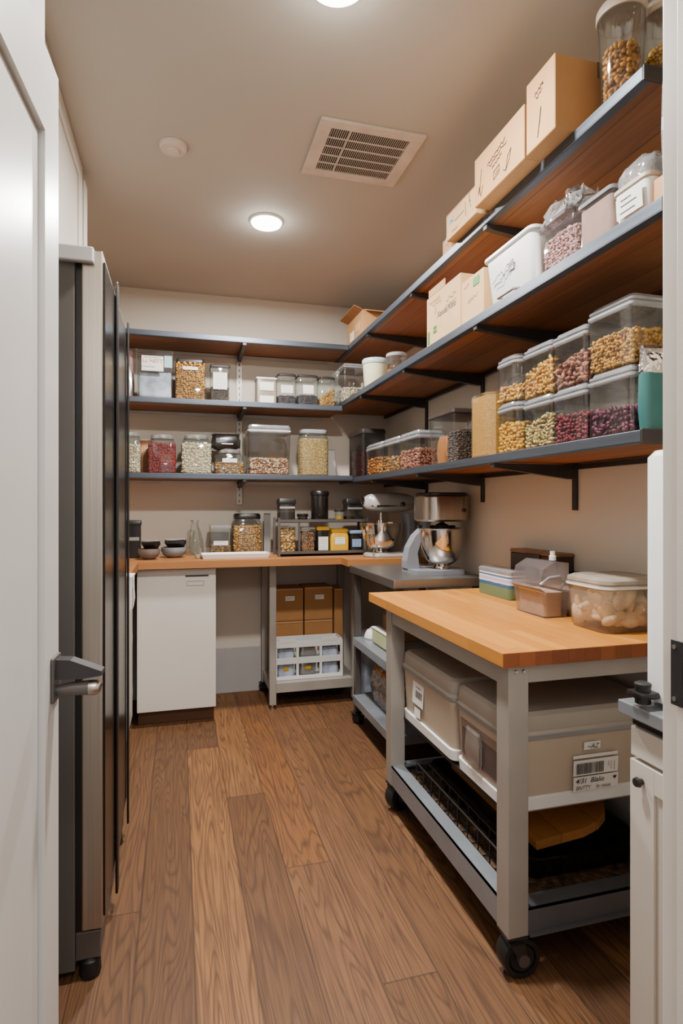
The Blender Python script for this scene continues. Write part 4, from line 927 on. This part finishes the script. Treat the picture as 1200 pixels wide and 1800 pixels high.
t = thing('tall_packet', 'tall clear packets standing on the small wooden box', 'packet', (1.10, 1.083, 2.004))
MB().loft([(.04, .012, .01, 0), (.042, .014, .01, .1), (.04, .013, .01, .21)], jit=.03).build('packet', M['film'], t, None, True)
plate('printed_strip', M['bluelabel'], t, (-.0425, .006, .10), (0, -1, 0), (0, 0, 1), .014, .03)
MB().box((-.035, -.008, .003), (.035, .008, .19), .004).build('pale_filling', M['paper'], t)

# right wall, top shelf
t, hx, hy, h = carton_box('cardboard_box', 'tall carton beside the round cereal containers on the top shelf', (1.0, 1.402, ZT), (1.30, 1.540, 2.505), 'carton', tape=True)
scribble((-hx-.0012, hy, 0), **NX, w=.0022, lines=[wiggle(.045, .15, .085, .165, 14, .006, 1), wiggle(.05, .135, .08, .148, 10, .004, 2), [(.075, .10), (.068, .06), (.058, .02), (.066, .06), (.073, .098)]]).build('markings', M['ink'], t, fix=False)  # pen marks, scrawl and one drawn stroke
t, hx, hy, h = carton_box('cardboard_box', 'wide carton with pen sketches on the top shelf, second from the doorway', (1.0, 1.552, ZT), (1.32, 1.858, 2.462), 'carton')
O = (-hx-.0012, hy, 0)
for ln in ([wiggle(.09, .10, .2, .125, 22, .005, 1), wiggle(.10, .088, .21, .112, 22, .004, 2), wiggle(.12, .075, .18, .09, 12, .004, 3)], [[(.05, .11), (.04, .05), (.03, .03), (.035, .055), (.045, .02), (.06, .05)]],
           [[(.13, .03), (.165, .038), (.165, .062), (.13, .055), (.13, .03)], [(.14, .042), (.16, .048)]], [[(.19, .03), (.205, .02), (.215, .06), (.235, .075), (.225, .045), (.205, .02)]]):
    scribble(O, **NX, w=.0026, lines=ln).build('markings', M['ink'], t, fix=False)  # pen strokes and small sketches rather than letters
t, hx, hy, h = carton_box('cardboard_box', 'printed carton with dark stamp on the top shelf, third from the doorway', (1.02, 1.885, ZT), (1.28, 2.125, 2.395), 'cartonlight')
O = (-hx-.0012, hy, 0); markings('markings', 'OM', .03, M['bluelabel'], t, (O[0], hy-.012, .055), (0, -1, 0), (0, 0, 1), .1, 1, .001)
scribble(O, **NX, w=.0035, lines=[[(.07, .05), (.15, .052)]]).build('green_line', M['green'], t, fix=False)
scribble(O, **NX, w=.0022, lines=[wiggle(.16, .08, .165, .03, 8, .006, 1), wiggle(.19, .09, .20, .04, 8, .01, 2), wiggle(.05, .018, .1, .018, 10, .004, 3)]).build('markings', M['ink'], t, fix=False)  # loose pen marks on the carton side
MB().box((-hx+.001, -hy+.001, h+.0002), (hx-.001, hy-.001, h+.004)).build('lid_flaps', M['cartonin'], t)
t, hx, hy, h = carton_box('cardboard_box', 'tiny carton at the far end of the row of cartons on the top shelf', (1.075, 2.19, ZT), (1.2, 2.275, 2.368), 'carton'); plate('tape', M['tape'], t, (-hx-.001, .01, h-.03), (0, -1, 0), (0, 0, 1), .02, .03)
t = thing('cardboard_box', 'open torn carton in the far corner on the top shelf', 'box', (1.19, 3.58, ZT+.0006))
hx, hy, h = .11, .17, .155; mb = MB()
for a, b in (((-hx, -hy), (hx, -hy+.004)), ((-hx, hy-.004), (hx, hy)), ((-hx, -hy+.004), (-hx+.004, hy-.004)), ((hx-.004, -hy+.004), (hx, hy-.004))): mb.box((a[0], a[1], 0), (b[0], b[1], h))
mb.box((-hx+.004, -hy+.004, 0), (hx-.004, hy-.004, .004)).build('carton', M['carton'], t)
MB().prism([(-hx, h), (-hx-.055, h+.02), (-hx-.055, h+.024), (-hx, h+.004)], -hy, hy-.02, 1).build('flap', M['cartonin'], t)
MB().prism([(-hy, h), (-hy-.05, h-.02), (-hy-.05, h-.016), (-hy, h+.004)], -hx+.01, hx-.01, 0).build('flap', M['carton'], t)
MB().loft([(.08, .12, .03, .12), (.085, .13, .03, .155), (.05, .07, .02, .175)], jit=.12).build('white_wrapping', M['paper'], t, None, True)
plate('sticker', M['paper'], t, (-hx-.001, .1, .02), (0, -1, 0), (0, 0, 1), .09, .06); plate('sticker', M['cartonlight'], t, (-hx-.001, -.02, .05), (0, -1, 0), (0, 0, 1), .1, .05)
for i, (x, y, h, lb) in enumerate(((1.142, 1.312, .285, 'round container of brown cereal with tan lid beside the tall carton'), (1.270, 1.302, .30, 'round container of oat cereal cut off by the door jamb'))):
    jar('cereal_container', lb, 'container', x-.0585, x+.0585, y-.0585, y+.0585, ZT, h, 'cereal' if i == 0 else 'granola', .68, 'tanlid', .03, .01, 'clear', round_=True, taper=.84, sides='')

# ------------------------------------------------------------------ on the back worktop
jar('spice_tin', 'tall black tin with silver bands at the fridge end of the worktop', 'tin', -.305, -.222, 3.70, 3.79, ZW, .225, None, .5, 'black', .03, .006, 'black', sticker=('y', .07, .02, .115, 'silverlid', 0))
def bowl(label, x, y, r, mat, bag):
    t = thing('stoneware_bowl', label, 'bowl', (x, y, ZW+.0006))
    MB().lathe([(r*.45, 0), (r*.8, .014), (r, .04), (r*.97, .062), (r*.90, .062), (r*.92, .042), (r*.7, .018), (.002, .012)], 32).build('bowl', M[mat], t, None, True)
    MB().lathe([(r*.5, -.0003), (r*.5, .004)], 24).build('foot_ring', M['stone'], t)
    q = thing('black_pouch', bag, 'pouch', (x+.01, y+.005, ZW+.062), 0)
    MB().loft([(r*.4, r*.34, .015, -.02), (r*.55, r*.42, .02, -.002), (r*.85, r*.6, .02, .028), (r*.8, r*.3, .01, .042)], jit=.05).build('pouch', M['blackbag'], q, None, True)
    MB().box((-r*.75, -.004, .0425), (r*.75, .004, .05), .001).build('sealed_edge', M['silver'], q)
bowl('small brown-grey stoneware bowl next to the black tin', -.168, 3.60, .062, 'stone', 'black pouch sitting in the brown-grey bowl'); bowl('wider blue-grey stoneware bowl left of the glass carafe', -.030, 3.70, .075, 'stone2', 'black pouch sitting in the blue-grey bowl')
t = thing('glass_carafe', 'empty clear glass carafe on the back worktop', 'carafe', (.098, 3.86, ZW+.0006))
MB().lathe([(.054, 0), (.057, .006), (.052, .09), (.036, .15), (.024, .19), (.022, .205), (.026, .22)], 32, caps=False).lathe([(.054, 0.0), (.001, .001)], 32, caps=False).build('carafe_body', M['glass'], t, None, True)
MB().lathe([(.0262, .214), (.0275, .217), (.0262, .221)], 32, caps=False).build('rim', M['clearlid'], t, None, True)
t = thing('shot_glass', 'tiny shot glass in front of the carafe', 'glass', (.110, 3.60, ZW+.0006))
MB().lathe([(.018, .0), (.019, .004), (.022, .06)], 24, caps=False).lathe([(.018, 0), (.001, .0005)], 24, caps=False).build('glass_body', M['glass'], t, None, True)
MB().lathe([(.016, .002), (.017, .02)], 20).build('pale_contents', M['flour'], t)
jar('storage_jar', 'square glass jar with two white labels behind the white tray', 'jar', .192, .322, 3.80, 3.92, ZW, .19, 'mixed', .3, 'silverlid', .02, .01, sticker=('y', .09, .028, .075, 'paper', 2), sides='-y')
jar('storage_jar', 'wide jar of golden nuts with black lid behind the white tray', 'jar', .334, .522, 3.78, 3.95, ZW, .262, 'nut', .78, 'black', .035, .04, neck=.14, sides='-y-x+x')
t = thing('white_tray', 'long low white tray along the worktop edge', 'tray', (.33, 3.60, ZW+.0006))
MB().loft([(.195, .075, .008, 0), (.203, .083, .008, .026), (.199, .079, .008, .026), (.192, .072, .006, .004)], caps=(True, True)).build('tray', M['whiteplastic'], t)
MB().box((-.16, -.05, .0045), (.16, .05, .006)).build('paper_liner', M['paper'], t)
t = thing('grey_board', 'grey board standing on edge left of the spice rack', 'board', (.567, 3.90, ZW+.0006))
MB().box((-.022, -.004, 0), (.022, .004, .255), .002).build('panel', M['greypanel'], t); MB().box((-.0225, -.0045, .2552), (.0225, .0045, .262), .001).build('top_edge', M['bracket'], t)
# two tier rack
rx0, rx1, ry0, ry1 = .585, 1.165, 3.56, 3.76
t = thing('spice_rack', 'grey metal two-tier rack full of jars on the back worktop', 'rack', ((rx0+rx1)/2, (ry0+ry1)/2, ZW+.0006))
hx, hy = (rx1-rx0)/2, (ry1-ry0)/2
for x in (-hx, hx-.014):
    for y in (-hy, hy-.014): MB().box((x, y, 0), (x+.014, y+.014, .238)).build('post', M['darkframe'], t)
MB().box((-hx+.126, -hy, .0255), (-hx+.138, -hy+.012, .207)).build('divider', M['darkframe'], t)
for z in (.012, .208):
    MB().box((-hx+.0145, -hy+.0002, z), (hx-.0145, hy-.0002, z+.003)).box((-hx+.0145, -hy+.0002, z), (hx-.0145, -hy+.006, z+.02)).box((-hx+.0145, hy-.006, z), (hx-.0145, hy-.0002, z+.02)).build('tier', M['darkframe'], t)
Z1, Z2 = ZW+.0006+.0152, ZW+.0006+.2112; JF = 3.585
jar('snack_bag', 'clear bag of popcorn in the spice rack, lower tier, left end', 'bag', .605, .700, JF, 3.70, Z1, .165, 'popcorn', .95, 'clearlid', .006, .02, 'clear', sides='-y')
jar('storage_jar', 'small jar of tan almonds, lower tier beside the popcorn', 'jar', .735, .822, JF, 3.68, Z1, .165, 'almond', .85, 'silverlid', .016, .012, sides='-y')
jar('storage_jar', 'white-labelled jar with yellow lid, lower tier of the spice rack', 'jar', .836, .915, JF, 3.67, Z1, .165, 'coffee', .8, 'yellowpl', .022, .012, 'smoke', sticker=('y', .062, .085, .06, 'paper', 2))
jar('mustard_tin', 'yellow square tin with white label, lower tier of the spice rack', 'tin', .925, 1.045, JF, 3.68, Z1, .15, None, .5, 'yellowpl', .02, .014, 'yellowpl', neck=.12, sticker=('y', .065, .045, .075, 'paper', 4))
jar('storage_jar', 'blue-labelled dark jar at the right end of the lower tier', 'jar', 1.055, 1.135, JF, 3.67, Z1, .14, 'coffee', .8, 'bluelabel', .02, .012, 'smoke', sticker=('y', .06, .05, .06, 'bluelabel', 3))
jar('storage_jar', 'black square jar with silver band, left end of the upper tier', 'jar', .600, .700, JF+.02, 3.70, Z2, .145, 'coffee', .55, 'black', .035, .008, 'smoke', sticker=('y', .095, .012, .09, 'silverlid', 0))
jar('storage_jar', 'very small jar with black lid on the upper tier', 'jar', .722, .785, JF+.02, 3.67, Z2, .05, 'coffee', .6, 'black', .016, .01, 'smoke', round_=True)
jar('storage_jar', 'tall dark cylinder jar standing highest on the upper tier', 'jar', .815, .925, JF+.02, 3.72, Z2, .195, 'coffee', .97, 'black', .03, .01, 'smoke', round_=True)
jar('spice_pot', 'little yellow spice pot on the upper tier', 'pot', .965, 1.025, JF+.02, 3.67, Z2, .08, 'yellowpl', .6, 'darklid', .018, .01, 'glass', round_=True)
jar('storage_jar', 'black-lidded square jar at the right end of the upper tier', 'jar', 1.035, 1.145, JF+.02, 3.70, Z2, .145, 'coffee', .3, 'black', .035, .008, 'smoke', sticker=('y', .1, .012, .085, 'silverlid', 0))

# ------------------------------------------------------------------ stand mixers
def mixer_bowl(parent, x, z, r, hgt, foot=True):
    pr = [(r*.40, 0), (r*.42, .004), (r*.36, .018), (r*.50, .026)] if foot else [(r*.5, 0)]
    pr += [(r*.72, .045), (r*.90, hgt*.5), (r*.985, hgt*.75), (r, hgt-.006), (r*1.03, hgt-.003), (r*1.03, hgt), (r*.98, hgt), (r*.95, hgt*.75), (r*.68, .05), (.002, .032)]
    b = MB().lathe(pr, 48).build('bowl', M['chrome'], parent, (x, 0, z), True)
    return b
t = thing('stand_mixer', 'silver tilt-head stand mixer with steel bowl by the spice rack', 'mixer', (1.262, 3.42, ZW+.0006), 0)
MB().loft([(.165, .085, .08, 0), (.17, .09, .085, .008), (.168, .088, .083, .02), (.155, .075, .07, .026)], seg=8).build('base', M['mixergrey'], t, None, True)
b = mixer_bowl(t, -.062, .0265, .124, .182)
MB().tube([(-.15, -.075, .15), (-.175, -.10, .13), (-.17, -.10, .09), (-.145, -.07, .06)], .006).build('bowl_handle', M['chrome'], b, (.062, 0, -.0265), True)
MB().loft([(.045, .05, .03, .0255, .12, 0), (.038, .045, .03, .10, .125, 0), (.036, .045, .03, .20, .125, 0), (.045, .048, .03, .269, .118, 0)], seg=6).build('column', M['mixerdark'], t, None, True)
bm = bmesh.new(); bmesh.ops.create_uvsphere(bm, u_segments=32, v_segments=18, radius=1)
for v in bm.verts:
    x, y, z = v.co; k = 1-.12*max(0, x)
    v.co = (math.copysign(abs(x)**.62, x)*.172, math.copysign(abs(y)**.75, y)*.066*k, math.copysign(abs(z)**.72, z)*.062*k)
hd = MB().bm(bm).build('head', M['mixergrey'], t, (-.005, 0, .332), 60)
MB().loft([(.172*.86, .060, .05, -.006), (.172*.88, .0665, .05, -.003), (.172*.88, .0665, .05, .006), (.172*.86, .060, .05, .009)], seg=6).build('trim_band', M['chrome'], hd, (0, 0, -.022), True)
MB().lathe([(.03, 0), (.028, .02), (.012, .024), (.009, .075)], 20).build('drive_shaft', M['chrome'], t, (-.06, 0, .205), True)
MB().lathe([(.014, 0), (.014, .014), (.006, .02)], 16).build('speed_knob', M['black'], hd, (.06, -.066, -.01), True).rotation_euler = (R(90), 0, 0)
MB().lathe([(.022, 0), (.022, .012), (.008, .016)], 20).build('hub_cap', M['chrome'], hd, (-.168, 0, 0.01), True).rotation_euler = (0, R(-90), 0)
t = thing('stand_mixer', 'bowl-lift stand mixer with brushed steel head on the prep table', 'mixer', (1.27, 2.76, .9106), 0)
MB().prism([(-.15, -.10), (-.02, -.12), (.10, -.11), (.13, 0), (.10, .11), (-.02, .12), (-.15, .10)], 0, .022).build('base', M['mixerdark'], t)
pr = [(-.155, .0225), (-.155, .06), (-.140, .13), (-.105, .19), (-.055, .235), (-.045, .262), (-.02, .262), (-.03, .225), (-.075, .17), (-.095, .10), (-.085, .0225)]
MB().prism(pr, .02, .09, 1).build('arm', M['mixerdark'], t)
b = mixer_bowl(t, .03, .0225, .116, .205)
MB().box((-.075, .055, .228), (.135, .085, .240), .004).build('bowl_bracket', M['bracket'], t)
MB().loft([(.115, .105, .06, .263, .03, .01), (.125, .115, .07, .272, .03, .01), (.125, .115, .07, .385, .03, .01), (.118, .108, .07, .395, .03, .01)], seg=8).build('head', M['steel'], t, None, True)
MB().loft([(.120, .110, .07, .3955, .03, .01), (.120, .110, .07, .404, .03, .01), (.11, .10, .06, .409, .03, .01)], seg=8).build('top_cap', M['black'], t, None, True)
MB().lathe([(.04, 0), (.03, .02), (.012, .028), (.012, .036)], 24).build('drive_shaft', M['bracket'], t, (.03, .0, .227), True)
MB().lathe([(.01, 0), (.01, .008), (.004, .012)], 16).build('speed_knob', M['black'], t, (.10, -.103, .32), True).rotation_euler = (R(90), 0, 0)

# ------------------------------------------------------------------ on the butcher block
KZ = .8706
t = thing('striped_box', 'blue, white and green striped box on the butcher block', 'box', (1.322, 2.215, KZ))
MB().loft([(.042, .125, .012, 0), (.044, .128, .014, .008), (.044, .128, .014, .100)]).build('box_body', M['stripe'], t, None, True)
MB().loft([(.045, .129, .014, .1003), (.046, .13, .015, .104), (.045, .129, .014, .114), (.036, .12, .01, .118)]).build('lid', M['clearlid'], t, None, True)
t = thing('brown_box', 'dark brown box against the wall behind the striped box', 'box', (1.408, 2.06, KZ))
MB().box((-.038, -.15, 0), (.038, .17, .185), .004).build('box_body', M['coffee'], t)
MB().box((-.040, -.152, .1855), (.040, .172, .20), .004).build('lid', M['tape'], t)
MB().box((-.046, -.05, .17), (-.0405, .05, .19), .002).build('clasp', M['bracket'], t)
t = thing('scoop_bin', 'mauve clear scoop bin with sloping hood on the butcher block', 'bin', (1.232, 1.812, KZ))
pr = [(-.040, 0), (.045, 0), (.055, .09), (.055, .185), (.0, .190), (-.045, .165), (-.062, .10), (-.050, .085)]
MB().prism(pr, -.085, .085, 1).build('bin_body', M['pinkfilm'], t)
MB().loft([(.034, .078, .012, .003), (.038, .08, .012, .085)]).build('flour_filling', M['flour'], t, None, True)
MB().prism([(-.0405, .0865), (-.0625, .1005), (-.063, .104), (-.0405, .090)], -.087, .087, 1).build('hood_edge', M['greylid'], t)
MB().tube([(-.058, -.0875, .115), (-.03, -.0935, .138), (.01, -.0955, .142), (.03, -.0935, .12), (.02, -.0875, .10)], .005).build('scoop_handle', M['clearlid'], t, None, True)
MB().lathe([(.012, .1905), (.012, .205), (.009, .208), (.009, .222)], 16, (.03, -.03, 0)).build('stopper', M['whiteplastic'], t, None, True)
t = jar('storage_container', 'flat clear container behind the scoop bin against the wall', 'container', 1.30, 1.44, 1.66, 1.90, KZ-.0006, .135, 'flour', .7, 'smoke', .02, .02, 'milky')
x0, x1, y0, y1 = 1.205, 1.425, 1.447, 1.645
t = thing('storage_container', 'large clear clip-lid container of pale dumplings on the butcher block', 'container', ((x0+x1)/2, (y0+y1)/2, KZ))
hx, hy = .11, .099
MB().loft([(hx-.014, hy-.014, .035, 0), (hx-.006, hy-.006, .04, .012), (hx, hy, .04, .128)], caps=(True, False)).build('container_body', M['frost'], t, None, True)
P = fill_points(hx-.012, hy-.012, .035, .004, .085, (.032, .026, .016), mound=.015, dens=1.25); P[:, 2] = np.maximum(P[:, 2], .037); scatter('dumplings', P, (.032, .026, .014), M['f_dumpling'], t, hi=True)
MB().loft([(hx+.001, hy+.001, .04, .1283), (hx+.006, hy+.006, .042, .132), (hx+.006, hy+.006, .042, .140), (hx+.001, hy+.001, .04, .143), (hx+.004, hy+.004, .04, .147), (hx+.003, hy+.003, .04, .157), (hx-.012, hy-.012, .035, .165)]).build('lid', M['tanclear'], t, None, True)
MB().loft([(hx+.0065, hy+.0065, .042, .133), (hx+.0065, hy+.0065, .042, .139)], caps=(False, False)).build('lid_seal', M['whiteplastic'], t, None, True)
MB().box((.045, -hy-.012, .108), (.085, -hy-.0055, .142), .003).build('clip', M['clearlid'], t)

# ------------------------------------------------------------------ light, world, camera
def lamp(name, loc, energy, size, rot=(0, 0, 0), col=(1, .94, .86)):
    l = bpy.data.lights.new(name, 'AREA'); l.shape = 'DISK'; l.size = size; l.energy = energy; l.color = col
    o = bpy.data.objects.new(name, l); C.objects.link(o); o.location = loc; o.rotation_euler = rot; return o
lamp('hall_fill_lamp', (.15, -.7, 2.45), 30, .6, (R(40), 0, 0), (1, .97, .93))  # added fill lamp behind the camera, brightens the room through the doorway
w = bpy.data.worlds.new('ambient fill'); sc.world = w; w.use_nodes = True  # even ambient background, added as fill through the open side
bg = w.node_tree.nodes['Background']; bg.inputs[0].default_value = (.92, .93, 1., 1); bg.inputs[1].default_value = .9
cam = bpy.data.cameras.new('camera'); co = bpy.data.objects.new('camera', cam); C.objects.link(co)
co.location = (0, 0, 1.25); co.rotation_euler = (R(90), 0, R(-15.5))
cam.sensor_fit = 'VERTICAL'; cam.sensor_height = 36; cam.sensor_width = 24; cam.lens = 36*1030/1800; cam.shift_y = -10/1800; cam.clip_start = .02
sc.camera = co
sc.view_settings.view_transform = 'AgX'; sc.view_settings.look = 'AgX - Base Contrast'; sc.view_settings.exposure = .1
sc.cycles.use_denoising = True; sc.cycles.transparent_max_bounces = 24; sc.cycles.max_bounces = 8; sc.cycles.sample_clamp_indirect = 6.
sc.cycles.caustics_reflective = False; sc.cycles.caustics_refractive = False
